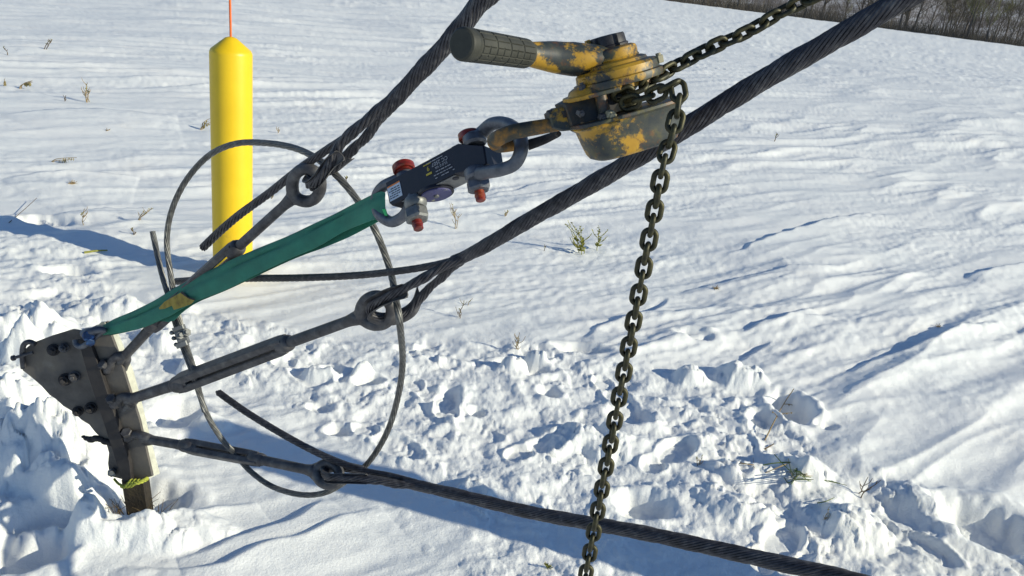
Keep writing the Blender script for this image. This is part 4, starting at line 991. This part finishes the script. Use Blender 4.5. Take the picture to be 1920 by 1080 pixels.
def make_hoist():
    t = thing('lever_hoist', 'worn yellow and black ratchet lever hoist with a ribbed rubber handle hanging in the chain', 'lever hoist', tuple(hp(1165, 200)))
    s = HS; P_ = M['paint']
    # lower housing (brake cover): tapered rounded box under plate B
    mb = MB(); c0 = hp(1174, 213)
    rings = []
    for (h, r1, r2, dx) in [(0, 106, 60, 0), (-4, 108, 62, 0), (-8, 104, 60, 0), (-12, 98, 58, 0), (-36, 93, 55, 0), (-56, 88, 52, 0), (-65, 83, 48, 0), (-70, 74, 40, 0), (-71, 50, 24, 0)]:
        rings.append(superell(c0 + b_ * h * s + a_ * dx * s, a_, c_, r1 * s, r2 * s, 3.6))
    loft(mb, rings); mb.build('brake_cover', worn_paint(loc=(.1, .2, .6), thr=.425), t, sharp=45)
    mb = MB(); mb.prism(superell(c0 + b_ * 6 * s, a_, c_, 113 * s, 63 * s, 3.0, 48), -b_ * 7 * s, 1.2 * s); mb.build('side_plate', P_, t)
    # upper side plate
    c1 = hp(1152, 160)
    mb = MB(); mb.prism(superell(c1, a_, c_, 102 * s, 60 * s, 2.6, 48), -b_ * 8 * s, 1.4 * s); mb.build('side_plate', P_, t)
    mb = MB(); rings = []
    for (h, r1, r2) in [(0, 96, 58), (8, 92, 56), (12, 84, 52)]: rings.append(superell(c1 + b_ * h * s + a_ * 4 * s, a_, c_, r1 * s, r2 * s, 2.4))
    loft(mb, rings); mb.build('gear_flange', P_, t, sharp=40)
    # gear cover drum
    c2 = hp(1158, 140); mb = MB()
    mb.lathe(c2, b_, [(84 * s, -16 * s), (86 * s, -8 * s), (85 * s, -3 * s), (79 * s, -1 * s), (78 * s, 12 * s), (73 * s, 17 * s), (60 * s, 19 * s), (58 * s, 24 * s), (50 * s, 27 * s)], 56); mb.build('gear_cover', P_, t, sharp=32)
    mb = MB(); th = math.radians(-62); rd = nrm(a_ * math.cos(th) * 1 + c_ * -math.sin(th))
    q = c2 + rd * 75 * s + b_ * 3 * s; tg = np.cross(b_, rd); mb.box(q, tg * 8 * s, rd * 2.5 * s, b_ * 6.5 * s, .6 * s); mb.build('drain_slot', M['grime'], t)
    # left lobe of the upper plate
    mb = MB(); mb.cyl(hp(1098, 158, 30), b_, 17 * s, 26 * s, 24, bev=3 * s); mb.build('plate_boss', P_, t)
    # lever head and lever
    c3 = hp(1146, 102); mb = MB()
    mb.lathe(c3, b_, [(44 * s, -15 * s), (49 * s, -13 * s), (51 * s, -9 * s), (49 * s, -6 * s), (49 * s, 4 * s), (47 * s, 9 * s), (40 * s, 12 * s), (20 * s, 13 * s)], 48)
    mb.build('lever_head', P_, t, sharp=35)
    mb = MB(); mb.cyl(hp(1150, 121), b_, 40 * s, 10 * s, 36, bev=2 * s); mb.build('pawl_ring', P_, t)
    g0 = at(988, 101, 1.03); g1 = at(864, 82, .925)
    P = cr([g0 - nrm(g0 - g1) * .02, g0, at(1030, 106, 1.05), at(1062, 110, 1.062), at(1095, 112, 1.07), at(1125, 112, 1.08)], 40)
    k = 20; th = np.arange(k) * 2 * np.pi / k; mb = MB()
    T, N, B = frames(P, b_); rn = np.interp(np.linspace(0, 1, 40), [0, .2, .45, .7, 1], [22, 22, 28, 31, 27]); rb = np.interp(np.linspace(0, 1, 40), [0, .2, .45, .7, 1], [22, 22, 27, 36, 42])
    V = (P[:, None, :] + N[:, None, :] * (np.cos(th)[None, :, None] * rn[:, None, None] * s) + B[:, None, :] * (np.sin(th)[None, :, None] * rb[:, None, None] * s))
    F = []
    for i in range(39):
        for j in range(k): j2 = (j + 1) % k; F.append((i * k + j, i * k + j2, (i + 1) * k + j2, (i + 1) * k + j))
    mb.raw(V.reshape(-1, 3), F); mb.build('lever', M['paint_lever'], t)
    mb = MB(); mb.box(hp(1076, 134, 20), a_ * 9 * s, c_ * 8 * s, b_ * 7 * s, 1.5 * s); mb.build('direction_pawl', M['knob'], t)
    # rubber grip with moulded pads
    ax = nrm(g0 - g1); Lg = np.linalg.norm(g0 - g1); n = 150; k = 144
    N_ = nrm(E2 - ax * (ax @ E2)); B_ = np.cross(ax, N_)
    V = []; F = []; th = np.arange(k) * 2 * np.pi / k
    zz = np.linspace(0, 1, n)
    for i, z in enumerate(zz):
        r = np.interp(z, [0, .012, .03, .10, .13, .2, .95, .985, 1.0], [.0166, .0188, .0196, .0196, .0186, .0183, .0176, .0172, .0155])
        rr = np.full(k, r)
        if .14 < z < .97:
            cell = ((z - .14) / .83 * 4) % 1.0; gr = 1.0 if min(cell, 1 - cell) > .05 else 0.0
            ph = (th / (2 * np.pi) * 14) % 1.0; ga = (np.minimum(ph, 1 - ph) > .07).astype(float)
            mid = (np.abs(((z - .14) / .83 * 4) % 1.0 - .5) > .03) | (np.abs(np.sin(th * 1.5)) > .5)
            rr = rr + .0011 * gr * ga * mid
        V.append(g1 + ax * (z * Lg) + N_ * (np.cos(th) * rr)[:, None] + B_ * (np.sin(th) * rr)[:, None])
    for i in range(n - 1):
        for j in range(k): j2 = (j + 1) % k; F.append((i * k + j, i * k + j2, (i + 1) * k + j2, (i + 1) * k + j))
    F.append(tuple(range(k))[::-1]); F.append(tuple((n - 1) * k + j for j in range(k)))
    mb = MB(); mb.raw(np.vstack(V), F); mb.build('grip', M['rubber'], t, sharp=25)
    # ribbed free-wheel knob
    mb = MB(); c4 = hp(1140, 80)
    mb.lathe(c4, b_, [(36 * s, -12 * s), (37 * s, -6 * s), (34 * s, -4 * s), (33 * s, 10 * s), (31 * s, 13 * s), (10 * s, 14 * s)], 96, mod=lambda a: 1 - .16 * (np.abs(np.sin(a * 3.0 + .5)) ** .5 < .62)); mb.build('knob', M['knob'], t, sharp=30)
    mb = MB(); q = hp(1104, 84, 8); mb.prism([q + (-a_ * 6 - b_ * 9) * s, q + (a_ * 8 - b_ * 9) * s, q + (a_ * 1 + b_ * 9) * s, q + (-a_ * 6 + b_ * 8) * s], -c_ * 12 * s, 1 * s); mb.build('lever_ear', P_, t)
    # stand-off posts between the plates, lift wheel, guide
    for (x, y, o, r, h) in [(1112, 194, 44, 11, 44), (1232, 160, -40, 9, 44)]:
        mb = MB(); mb.cyl(hp(x, y, o), b_, r * s, h * s, 18, bev=1.5 * s); mb.build('standoff', P_, t)
    mb = MB(); mb.prism([hp(x, y, 30) for x, y in [(1048, 196), (1085, 176), (1150, 156), (1160, 204), (1100, 232), (1062, 238)]], -c_ * 56 * s, 2 * s); mb.build('frame_block', M['grime2'], t)
    mb = MB(); mb.lathe(hp(1165, 182), b_, [(20 * s, -26 * s), (34 * s, -22 * s), (34 * s, -12 * s), (24 * s, -4 * s), (24 * s, 4 * s), (34 * s, 12 * s), (34 * s, 22 * s), (20 * s, 26 * s)], 40, mod=lambda a: 1 + .08 * np.sin(a * 5)); mb.build('lift_wheel', M['chain'], t)
    mb = MB(); mb.box(hp(1135, 190, 20), a_ * 8 * s, c_ * 14 * s, b_ * 18 * s, 2 * s); mb.build('chain_guide', M['grime'], t)
    # bolt heads
    for (x, y, o, r) in [(1222, 113, 30, 9), (1120, 217, 62, 10), (1107, 221, 58, 8), (1070, 213, 50, 7), (1076, 168, 45, 7)]:
        up_ = x == 1222
        mb = MB(); axd = b_ if up_ or y < 170 else nrm(c_ - .2 * b_)
        mb.hexa(hp(x, y, o), axd, r * s, 14 * s, ref=a_); mb.cyl(hp(x, y, o) + axd * 8 * s, axd, r * .55 * s, 6 * s, 14, bev=.6 * s); mb.build('bolt_head', M['sheath'] if up_ or o == 62 else M['steel'], t)
    # hook yoke and hook
    mb = MB()
    mb.prism([hp(x, y, 18) for x, y in [(1024, 214), (1038, 203), (1070, 198), (1090, 206), (1096, 226), (1080, 243), (1050, 246), (1030, 240)]], -c_ * 34 * s, 3 * s); mb.build('hook_yoke', P_, t)
    mb = MB(); mb.box(hp(1056, 213, 20), a_ * 8 * s, b_ * 6 * s, c_ * 3 * s, .8 * s); mb.build('yoke_slot', M['grime'], t)
    mb = MB(); mb.cyl(hp(1028, 212, 8), a_, 6 * s, 10 * s, 14, bev=1 * s); mb.build('swivel_pin', M['steel'], t)
    pts = [(1050, 232, 1.075), (1020, 237, 1.08), (990, 242, 1.085), (960, 248, 1.09), (938, 257, 1.10), (926, 266, 1.12), (934, 273, 1.145), (958, 273, 1.16), (990, 270, 1.165), (1018, 264, 1.165), (1036, 257, 1.165)]
    P = pix(pts, 80); k = np.linspace(0, 1, 80); w = np.interp(k, [0, .15, .35, .5, .62, .8, 1], [13, 14, 15, 16, 15, 11, 5]) * s
    mb = MB(); mb.tube(P, w, 18, sq=.8); mb.build('hook', M['hookpaint'], t)
    mb = MB(); P = pix([(1048, 250, 1.11), (1020, 262, 1.14), (990, 272, 1.15)], 16); mb.tube(P, np.linspace(7, 11, 16) * s, 10, sq=.35); mb.cyl(at(1046, 251, 1.10), c_, 5 * s, 14 * s, 14, bev=1 * s); mb.build('safety_latch', M['grime'], t)
M['paint_lever'] = worn_paint(loc=(.7, .3, .1), thr=.43)
M['hookpaint'] = simple('worn_orange_hook', [(.36, (.03, .032, .028)), (.47, (.07, .055, .03)), (.56, (.25, .12, .02)), (.72, (.36, .18, .03))], 34, .55, .1, .3, 200)
make_hoist()

def make_chain():
    pitch = .0193; wr = .0036; Wh = .0118 - wr; Lh = pitch / 2 + wr * .0
    t = thing('load_chain', 'dark olive steel chain running up right from the hoist, its free end hanging straight down', 'chain', tuple(at(1240, 150, 1.05)))
    # one link mesh: stadium in local XZ plane, long axis X
    mb = MB(); st = []
    hl = pitch / 2 + wr - Wh - wr + wr   # half straight
    hl = pitch / 2 + wr - Wh
    for q in np.linspace(-90, 90, 13): st.append((hl + Wh * math.cos(math.radians(q)), 0, Wh * math.sin(math.radians(q))))
    for q in np.linspace(90, 270, 13): st.append((-hl + Wh * math.cos(math.radians(q)), 0, Wh * math.sin(math.radians(q))))
    mb.tube(np.array(st), wr, 10, closed=True)
    V = np.vstack(mb.v); me = bpy.data.meshes.new('link'); me.from_pydata(V.tolist(), [], mb.f); me.update()
    me.polygons.foreach_set('use_smooth', [True] * len(me.polygons)); me.materials.append(M['chain'])
    org = np.array(t.location)
    def put(P, tw, jit, seed):
        rg = random.Random(seed)
        seg = np.r_[0, np.cumsum(np.linalg.norm(np.diff(P, axis=0), axis=1))]; n = int(seg[-1] / pitch)
        for i in range(n):
            u = (i + .5) * pitch
            c = np.array([np.interp(u, seg, P[:, k]) for k in range(3)])
            p2 = np.array([np.interp(u + .004, seg, P[:, k]) for k in range(3)]); p1 = np.array([np.interp(u - .004, seg, P[:, k]) for k in range(3)])
            x = nrm(p2 - p1); nb = nrm(np.cross(x, E3)); fc = nrm(np.cross(nb, x))
            ang = tw + (math.pi / 2 if i % 2 else 0) + rg.uniform(-jit, jit)
            y = fc * math.cos(ang) + nb * math.sin(ang); z = np.cross(x, y)
            o = bpy.data.objects.new('link', me); COL.objects.link(o); o.parent = t
            o.matrix_local = Matrix([[x[0], y[0], z[0], c[0] - org[0]], [x[1], y[1], z[1], c[1] - org[1]], [x[2], y[2], z[2], c[2] - org[2]], [0, 0, 0, 1]])
    up = pix([(1155, 181, 1.05), (1185, 168, 1.045), (1218, 152, 1.05), (1262, 127, 1.07), (1330, 91, 1.075), (1400, 60, 1.07), (1470, 20, 1.06), (1530, -8, 1.05), (1600, -40, 1.04)], 300)
    put(up, math.radians(50), .12, 1)
    top = at(1241, 322, 1.0)
    low = [top - np.array([0, 0, 1.0]) * k for k in np.linspace(0, .78, 12)]
    P = cr([at(1170, 196, 1.045), at(1200, 186, 1.03), at(1232, 176, 1.015), at(1252, 163, 1.005), at(1267, 158, 1.0), at(1273, 178, .995), at(1271, 205, .995), at(1263, 240, .995), at(1252, 280, 1.0)] + low, 500)
    put(P, math.radians(8), .16, 2)
make_chain()
# ------------------------------------------------------------------ weeds, twigs and straw standing in the snow
M['straw'] = simple('dry_straw', [(.3, (.22, .15, .07)), (.7, (.40, .30, .16))], 60, .8, 0, 0)
M['weed'] = simple('green_brown_weed', [(.3, (.17, .19, .03)), (.55, (.30, .29, .06)), (.75, (.42, .32, .12))], 70, .8, 0, 0)
M['deadgrass2'] = simple('withered_leaf', [(.3, (.16, .13, .05)), (.7, (.30, .25, .11))], 60, .85, 0, 0)
M['darktwig'] = simple('dark_twig', [(.3, (.07, .05, .03)), (.7, (.17, .12, .07))], 60, .85, 0, 0)
M['blade'] = simple('green_grass_blade', [(.3, (.05, .09, .02)), (.55, (.11, .16, .04)), (.75, (.36, .3, .14))], 40, .7, 0, 0)
def plant(kind, px, py, h, label, cat, seed, lean=0.0, n=3, group=None, width=1.0):
    """h in picture pixels"""
    rg = random.Random(seed); b = on_snow(px, py); d = proj_depth(b); s = S(d); H = h * s
    t = thing({'weed': 'weed_plant', 'twig': 'dry_twig', 'tuft': 'grass_tuft', 'droop': 'dead_leafy_stem'}[kind], label, cat, tuple(b), group)
    base = b - np.array([0, 0, .012]); U = np.array([0, 0, 1.0]); RX = nrm(np.array([E1[0], E1[1], 0]))
    RY = np.array([-RX[1], RX[0], 0])
    st = MB(); lv = MB(); r0 = max(.0013, .85 * s) * width
    def leaf(p, dr, L, w):
        dr = nrm(dr); sd = nrm(np.cross(dr, np.array([rg.uniform(-1, 1), rg.uniform(-1, 1), .3]))); nn = nrm(np.cross(dr, sd)) * w * .25
        V = [p, p + dr * L * .5 + sd * w, p + dr * L, p + dr * L * .5 - sd * w]
        lv.raw(V + [p + dr * L * .5 + nn, p + dr * L * .5 - nn * .3], [(0, 1, 4), (1, 2, 4), (2, 3, 4), (3, 0, 4), (1, 0, 5), (2, 1, 5), (3, 2, 5), (0, 3, 5)])
    for k in range(n):
        o = RX * rg.uniform(-.12, .12) * H + RY * rg.uniform(-.1, .1) * H
        hh = H * rg.uniform(.55, 1.0) if k else H
        ln = lean + rg.uniform(-.35, .35) * (k > 0)
        P = [base + o]
        for i in range(1, 7):
            f = i / 6.0; P.append(base + o + U * (hh * f * (1 - (.25 * f if kind == 'droop' else 0))) + RX * (ln * hh * f ** (1.6 if kind != 'droop' else 2.2)) + RX * rg.uniform(-.04, .04) * hh + RY * rg.uniform(-.06, .06) * hh)
        P = cr(P, 16); st.tube(P, np.linspace(r0, r0 * .5, 16), 5)
        if kind == 'twig':
            for j in range(rg.randint(2, 4)):
                i = rg.randint(4, 13); sg = rg.choice((-1, 1)); L = hh * rg.uniform(.15, .38)
                Q = [P[i], P[i] + RX * sg * L * .5 + U * L * .5 + RY * rg.uniform(-.3, .3) * L, P[i] + RX * sg * L * .75 + U * L * 1.1]
                st.tube(cr(Q, 8), np.linspace(r0 * .7, r0 * .4, 8), 4)
            if rg.random() < .7:
                for j in range(4): leaf(P[rg.randint(9, 15)], RX * rg.uniform(-1, 1) + U * .5, 3.2 * s, 1.0 * s)
        elif kind == 'weed':
            for j in range(44):
                i = rg.randint(3, 15); f = 1.1 - i / 22.0
                leaf(P[i], RX * rg.uniform(-1, 1) + U * rg.uniform(.2, 1.3) + RY * rg.uniform(-1, 1), rg.uniform(6, 11) * s * f, rg.uniform(1.6, 2.8) * s * f)
            for j in range(3):
                i = rg.randint(3, 10); sg = rg.choice((-1, 1)); L = hh * rg.uniform(.2, .35)
                Q = cr([P[i], P[i] + RX * sg * L * .6 + U * L * .4, P[i] + RX * sg * L + U * L], 8); st.tube(Q, r0 * .6, 4)
                for q in Q[2:]: leaf(q, RX * sg * .5 + U + RY * rg.uniform(-1, 1), 4.5 * s, 1.2 * s)
        elif kind == 'tuft':
            for j in range(7):
                a = rg.uniform(0, 6.28); dr = np.array([math.cos(a), math.sin(a), 0]) * rg.uniform(.3, 1.0)
                Q = cr([base + o, base + o + dr * hh * .3 + U * hh * .45, base + o + dr * hh * .8 + U * hh * rg.uniform(.4, .8)], 8); st.tube(Q, np.linspace(r0, r0 * .35, 8), 4)
        elif kind == 'droop':
            for j in range(6):
                i = 8 + j; leaf(P[min(i, 15)], -U + RX * rg.uniform(-.3, .3), rg.uniform(5, 9) * s, 1.7 * s)
    m = {'weed': M['weed'], 'twig': M['straw'] if seed % 2 else M['darktwig'], 'tuft': M['straw'], 'droop': M['straw']}[kind]
    st.build('stem', m, t, smooth=False)
    if lv.n: lv.build('leaf_cluster', M['deadgrass2'] if kind == 'droop' else M['weed'], t, smooth=False)
def stick(name, label, pts, r, m, seed=0, side=()):
    """loose stalk lying on or stuck in the snow: points (px, py, height above snow)"""
    W = [];
    for (x, y, hgt) in pts:
        z = 0.0
        p = on_snow(x, y)
        if hgt > 0:
            for _ in range(5):
                zz = float(snow_z(np.array([p[0]]), np.array([p[1]]))[0]) + hgt; p = gnd(x, y, zz)
        W.append(p + np.array([0, 0, .002]))
    mb = MB(); P = cr(W, 24); mb.tube(P, np.linspace(r, r * .6, 24), 6)
    for (i, dx, dy, L) in side:
        q = P[i]; s = S(proj_depth(q)); e = q + (E1 * dx + E2 * dy) * s
        mb.tube(cr([q, (q + e) / 2 + np.array([0, 0, .003]), e], 8), np.linspace(r * .7, r * .45, 8), 5)
        for k in range(L): mb.sphere(q + (e - q) * (k + 1) / (L + .01), r * 1.3, 6, 4)
    o = mb.build(name, m, None, loc=P[0]); o['label'] = label; o['category'] = name.split('_')[-1]
    return o
G = 'dry weeds poking out of the snow field'
plant('twig', 84, 92, 20, 'tiny dark twig near the top left of the snow field', 'twig', 2, .6, 2, G)
plant('twig', 17, 103, 16, 'tiny leaning twig at the far left edge high in the snow field', 'twig', 4, -.4, 1, G)
plant('droop', 6, 160, 20, 'withered stem cut by the left edge of the picture', 'weed', 5, .2, 2, G)
plant('droop', 36, 166, 26, 'withered drooping stem left of the upright twig cluster', 'weed', 6, .9, 3, G)
plant('twig', 166, 192, 40, 'cluster of thin upright dry twigs in the snow far left of the bollard', 'twig', 7, .1, 4, G)
plant('twig', 122, 190, 14, 'short dry twig just left of the upright twig cluster', 'twig', 8, .2, 2, G)
plant('droop', 378, 243, 34, 'dark withered stem leaning towards the left side of the bollard', 'weed', 9, .5, 3, G)
plant('droop', 96, 303, 22, 'long dead stem bending right with hanging olive leaves', 'weed', 10, 2.2, 2, G)
plant('tuft', 135, 345, 12, 'small olive grass tuft below the bending dead stem', 'grass', 11, .1, 3, G)
plant('tuft', 200, 245, 8, 'small faint tuft in the snow above the bending dead stem', 'grass', 12, .1, 2, G)
plant('twig', 157, 422, 36, 'pale brown twig standing just above the bollard shadow', 'twig', 13, .15, 2, G)
plant('twig', 258, 412, 30, 'pale branching twig in the snow left of the big cable loop', 'twig', 15, .9, 3, G)
plant('twig', 252, 440, 18, 'short reddish twig just above the bollard shadow near the cable loop', 'twig', 16, -.1, 2, G)
plant('twig', 521, 250, 14, 'tiny upright twig right of the bollard', 'twig', 17, .1, 1, G)
plant('twig', 508, 372, 12, 'small brown tuft beside the lower right of the bollard', 'twig', 19, .1, 2, G)
plant('twig', 647, 342, 16, 'tiny twig seen just right of the upper turnbuckle eye', 'twig', 20, .1, 2, G)
plant('twig', 858, 430, 52, 'straw coloured branching twig below the load cell', 'twig', 21, -.2, 3, G)
plant('twig', 946, 405, 14, 'tiny brown twig between the load cell and the middle guy wire', 'twig', 23, .3, 3, G)
plant('weed', 1092, 476, 58, 'bushy green-brown weed below the middle guy wire, leaning left', 'weed', 24, -.55, 3, G)
plant('weed', 1122, 471, 50, 'thinner green-brown weed standing just left of the hanging chain', 'weed', 25, -.1, 1, G)
plant('twig', 860, 595, 40, 'small greenish twig right of the middle turnbuckle eye', 'twig', 26, .1, 2, G)
plant('twig', 876, 572, 16, 'tiny twig behind the small greenish twig right of the eye', 'twig', 27, .3, 1, G)
plant('twig', 968, 655, 40, 'pale dry twig standing behind the big snow clod', 'twig', 29, .05, 3, G)
plant('tuft', 1342, 541, 12, 'small olive tuft on a wind-packed drift right of the chain', 'grass', 30, .1, 3, G)
plant('tuft', 1760, 613, 12, 'faint straw tuft on the drift at the right', 'grass', 31, .1, 3, G)
plant('twig', 1453, 265, 18, 'hair-thin twig far out in the snow under the middle guy wire', 'twig', 32, .2, 1, G)
plant('twig', 1310, 872, 26, 'small yellowish sprig in the trampled snow right of the chain', 'twig', 33, .1, 2, G)
plant('twig', 1545, 975, 36, 'short pale sprig in the trampled snow below the grass tuft', 'twig', 35, .1, 2, G)
plant('twig', 1612, 930, 46, 'forked dark twig standing right of the green grass tuft', 'twig', 36, .2, 2, G, 1.4)
plant('weed', 1030, 1064, 18, 'small green leaf scrap on the snow beside the low guy wire', 'weed', 37, -.6, 1, G)
plant('twig', 1020, 470, 14, 'tiny reddish twig left of the bushy weed', 'twig', 38, .1, 1, G)
# stalks and grass thrown onto the trampled snow
stick('woody_stalk', 'straight woody stalk with side shoots leaning over the boot hole', [(1434, 826, 0), (1452, 790, .03), (1470, 757, .05), (1488, 730, .07)], .0028, M['straw'], 1, side=[(9, 26, 4, 3), (17, 20, -3, 2), (8, -8, 8, 1)])
stick('short_stalk', 'short dark stalk piece below the leaning woody stalk', [(1433, 843, .002), (1451, 833, .006)], .003, M['darktwig'])
stick('short_stalk', 'short curved stalk lying on the snow below the grass tuft', [(1532, 944, .004), (1548, 941, .012), (1564, 934, .01)], .002, M['blade'])
def fallen_grass():
    t = thing('grass_clump', 'uprooted clump of green and straw coloured grass lying on the trampled snow', 'grass', tuple(on_snow(1500, 890)))
    rg = random.Random(8)
    blades = [([(1368, 864, .01), (1400, 870, .015), (1425, 873, .012)], 'straw', .0021), ([(1425, 873, .012), (1455, 868, .02), (1490, 868, .035), (1526, 882, .02)], 'blade', .0026),
              ([(1452, 852, .03), (1470, 872, .03), (1490, 890, .02)], 'blade', .0022), ([(1432, 888, .012), (1460, 876, .02), (1486, 866, .03)], 'straw', .0022),
              ([(1490, 858, .045), (1494, 880, .02), (1492, 902, .01)], 'blade', .003), ([(1494, 880, .02), (1530, 896, .02), (1588, 910, .012)], 'blade', .0022),
              ([(1500, 892, .02), (1540, 898, .016), (1575, 906, .01)], 'blade', .0018), ([(1483, 908, .005), (1496, 892, .02), (1512, 878, .03), (1520, 872, .04)], 'blade', .0024),
              ([(1500, 890, .015), (1520, 902, .01), (1532, 886, .025)], 'blade', .0016), ([(1478, 860, .03), (1484, 884, .02), (1494, 900, .01)], 'blade', .002),
              ([(1470, 895, .01), (1480, 905, .006), (1500, 884, .03)], 'blade', .0018), ([(1412, 858, .03), (1415, 880, .015), (1426, 908, .006)], 'darktwig', .0013), ([(1400, 898, .006), (1422, 908, .004)], 'darktwig', .0026)]
    for k in range(16):
        x0 = rg.uniform(1482, 1512); y0 = rg.uniform(880, 900); an = rg.uniform(-.5, 3.6); L = rg.uniform(14, 46)
        blades.append(([(x0, y0, .004), (x0 + L * .5 * math.cos(an), y0 - L * .35 * math.sin(an), .022), (x0 + L * math.cos(an), y0 - L * .42 * math.sin(an), rg.uniform(.004, .03))], rg.choice(['blade', 'blade', 'straw']), rg.uniform(.0012, .0026)))
    for pts, mm, r in blades:
        W = []
        for (x, y, hgt) in pts:
            p = on_snow(x, y)
            for _ in range(4): p = gnd(x, y, float(snow_z(np.array([p[0]]), np.array([p[1]]))[0]) + hgt)
            W.append(p)
        mb = MB(); mb.tube(cr(W, 16), np.r_[np.linspace(r * .8, r, 8), np.linspace(r, r * .4, 8)], 5, sq=.6); mb.build('blade', M[mm], t)
fallen_grass()
stick('fallen_twig', 'thin dark twig lying by the left edge just above the bollard shadow', [(17, 418, .004), (45, 394, .02), (69, 372, .03)], .0022, M['darktwig'], 3)
stick('dead_leaf', 'long dark green leaf lying in the bollard shadow', [(158, 474, .004), (180, 471, .01), (201, 470, .006)], .006, M['weed'], 4)

def matted_grass():
    a = at(256, 905, 2.205); z = float(snow_z(np.array([a[0]]), np.array([a[1] - .03]))[0]); c = np.array([a[0] + .01, a[1] - .02, z])
    rg = random.Random(77); mb = MB()
    for k in range(90):
        an = rg.uniform(0, 6.28); r = rg.uniform(.02, .075) ; p = c + np.array([math.cos(an) * r * 1.1, math.sin(an) * r, -.015])
        h = rg.uniform(.02, .075) * (1.2 - r * 6); d = np.array([rg.uniform(-1, 1), rg.uniform(-1, 1), 0]) * .05
        mb.tube(cr([p, p + d * .3 + np.array([0, 0, h * .6]), p + d + np.array([0, 0, h * rg.uniform(.7, 1.1)])], 6), np.linspace(.0013, .0006, 6), 4)
    o = mb.build('dead_grass', M['deadgrass'], None, smooth=False, loc=c); o['kind'] = 'stuff'; o['label'] = 'brown dead grass matted round the foot of the anchor plate in its snow hole'; o['category'] = 'grass'
M['deadgrass'] = simple('dead_brown_grass', [(.3, (.05, .035, .015)), (.6, (.13, .09, .04)), (.8, (.22, .17, .07))], 60, .85, 0, 0)
matted_grass()
